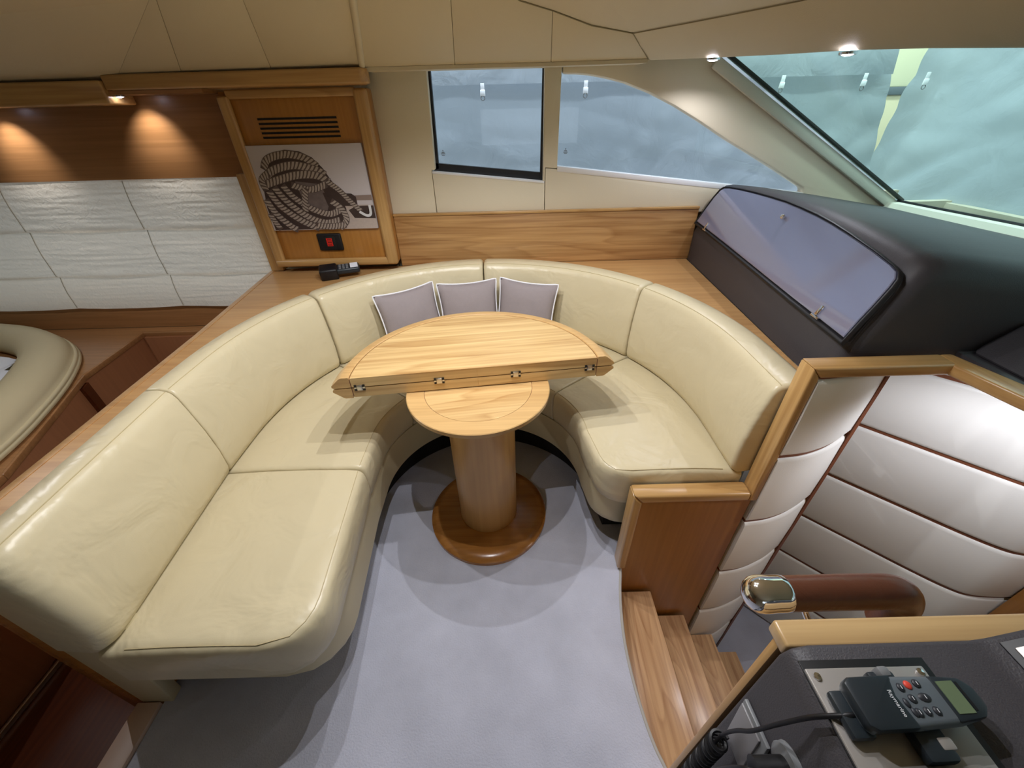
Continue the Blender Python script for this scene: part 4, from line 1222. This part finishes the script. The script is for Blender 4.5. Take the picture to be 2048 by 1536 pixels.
# coiled handset cable
cab_pts = catmull([(0.338, 0.128, 0.914), (0.325, 0.128, 0.912), (0.307, 0.134, 0.885), (0.296, 0.142, 0.83), (0.290, 0.150, 0.775), (0.288, 0.160, 0.735), (0.287, 0.167, 0.69), (0.287, 0.168, 0.64)], 8)
cb = empty('handset_cable', (0.29, 0.15, 0.6), 'black coiled cable hanging from the radio handset', 'cable')
tube('cord', cab_pts, 0.0026, M['black'], cb, seg=8)
coil = []
for i in range(420):
    t = i / 419
    cx_, cy_, cz_ = 0.287 - 0.004 * t, 0.166 - 0.012 * t * t, 0.67 - 0.34 * t
    a = t * 2 * math.pi * 26
    coil.append((cx_ + 0.011 * math.cos(a), cy_ + 0.011 * math.sin(a), cz_))
tube('coil', coil, 0.0030, M['black'], cb, seg=6)
tube('cord', catmull([(0.270, 0.112, 0.785), (0.262, 0.118, 0.770), (0.262, 0.130, 0.70), (0.268, 0.14, 0.60), (0.28, 0.14, 0.45)], 6), 0.0024, M['black'], cb, seg=8)

# ------------------------------------------------------------------ leather grab handle with chrome end
gh = empty('grab_handle', (0.42, 0.26, 0.885), 'brown leather grab handle with chrome end above the stairs', 'handle')
HY, HZ = 0.272, 0.867
hp = [(0.368, HY, HZ), (0.40, HY, HZ), (0.47, HY, HZ), (0.512, HY, HZ - .002), (0.534, HY, HZ - .011), (0.546, HY, HZ - .031), (0.549, HY, HZ - .057), (0.549, HY - .001, HZ - .087)]
tube('grip', catmull(hp, 6), 0.0228, M['brown_leather'], gh, seg=20)
ch = []
for x, r in ((0.3015, 0.0005), (0.3022, 0.006), (0.3045, 0.0125), (0.309, 0.0185), (0.315, 0.0225), (0.322, 0.0242), (0.330, 0.0245), (0.338, 0.0240), (0.350, 0.0238), (0.357, 0.0236), (0.3585, 0.0225)):
    ch.append([(x + 0.010, HY + r * math.cos(2 * math.pi * j / 24), HZ + r * math.sin(2 * math.pi * j / 24)) for j in range(24)])
loft('chrome_end', ch, M['chrome'], gh, smooth=40)
tube('bracket', catmull([(0.405, HY - .003, HZ - .02), (0.405, HY - .006, HZ - .034), (0.410, 0.245, HZ - .048), (0.414, 0.2225, HZ - .050)], 5), 0.0042, M['chrome'], gh, seg=10)

# ------------------------------------------------------------------ outside: covers hung round the boat
def tarp(name, p0, p1, z0, z1, nx, nz, amp, seed, label, par=None, s0=0.0, s1=0.0):
    bm = bmesh.new()
    p0, p1 = Vector(p0), Vector(p1)
    d = (p1 - p0); n = Vector((-d.y, d.x)).normalized()
    g = []
    for i in range(nz + 1):
        row = []
        z = z0 + (z1 - z0) * i / nz
        for j in range(nx + 1):
            q = (p0 + d.normalized() * (s0 * (1.64 - z))).lerp(p1 + d.normalized() * (s1 * (1.64 - z)), j / nx)
            s = d.length * j / nx
            f = 0.6 * amp * (noise.noise(Vector((s * 2.2 + z * 1.4, z * 0.9, seed))) + 0.9 * (1 - 2 * abs(noise.noise(Vector((s * 3.4 - z * 2.6, z * 2.0, seed + 9))))) + 0.5 * (1 - 2 * abs(noise.noise(Vector((s * 1.4, z * 6.5 + s, seed + 3))))) + 0.2 * noise.noise(Vector((s * 11, z * 8, seed))))
            row.append(bm.verts.new((q.x + n.x * f, q.y + n.y * f, z)))
        g.append(row)
    for i in range(nz):
        for j in range(nx):
            bm.faces.new((g[i][j], g[i][j + 1], g[i + 1][j + 1], g[i + 1][j]))
    bmesh.ops.solidify(bm, geom=bm.faces[:], thickness=0.002)
    return from_bm(name, bm, M['tarp'], par, smooth=70)
t1 = empty('tarpaulin', (0.5, 2.6, 0.1), 'wrinkled grey tarpaulin hanging outside the side windows', 'tarpaulin')
tarp('lower_sheet', (-3.6, 2.62), (2.05, 2.62), 0.75, 1.60, 300, 80, 0.036, 1.0, '', t1, s1=0.25)
tarp('upper_sheet', (-3.6, 2.575), (2.02, 2.575), 1.540, 2.4, 200, 40, 0.014, 4.0, '', t1, s1=0.25)
t2 = tarp('tarpaulin', (2.27, 2.74), (2.95, -1.6), 0.3, 2.4, 220, 100, 0.045, 8.0, '', s0=-0.10)
tag(t2, 'pale tarpaulin hanging ahead of the windshield, right of the post', 'tarpaulin')
ps = empty('shed_post', (2.5, 3.0, 0.2), 'beige post standing between the two tarpaulins', 'post')
box('shaft', (2.30, 2.96, 0.2), (2.75, 3.04, 1.455), M['post'], ps, bevel=0.004)
box('band', (2.29, 2.95, 1.455), (2.76, 3.05, 1.495), M['handset_grey'], ps, bevel=0.003)
box('upper_shaft', (2.30, 2.96, 1.495), (2.75, 3.04, 2.4), plain('post_pale', srgb(226, 218, 184), 0.5), ps, bevel=0.004)
for k, (x, y, lab) in enumerate(((-0.114, 2.555, 'white buckle clip on the tarpaulin seen through the square window'), (0.425, 2.555, 'white buckle clip on the tarpaulin seen through the tapered window'),
                                 (1.452, 2.555, 'white buckle clip on the tarpaulin, leftmost one seen through the windshield'), (1.88, 2.555, 'white buckle clip on the tarpaulin just left of the shed post'), (2.245, 2.60, 'white buckle clip on the paler tarpaulin right of the shed post'))):
    t = empty('buckle_clip', (x, y, 1.49), lab, 'clip', 'buckle clips along the tarpaulin seam')
    box('strap', (x - 0.010, y - 0.003, 1.515), (x + 0.010, y, 1.545), M['white'], t, bevel=0.001)
    box('buckle', (x - 0.013, y - 0.008, 1.490), (x + 0.013, y, 1.517), M['white'], t, bevel=0.003)
    tube('loop', [(x + 0.010 * math.cos(a), y - 0.004, 1.482 + 0.010 * math.sin(a)) for a in [2 * math.pi * i / 14 for i in range(14)]], 0.0022, M['grey_plastic'], t, seg=6, loop=True)
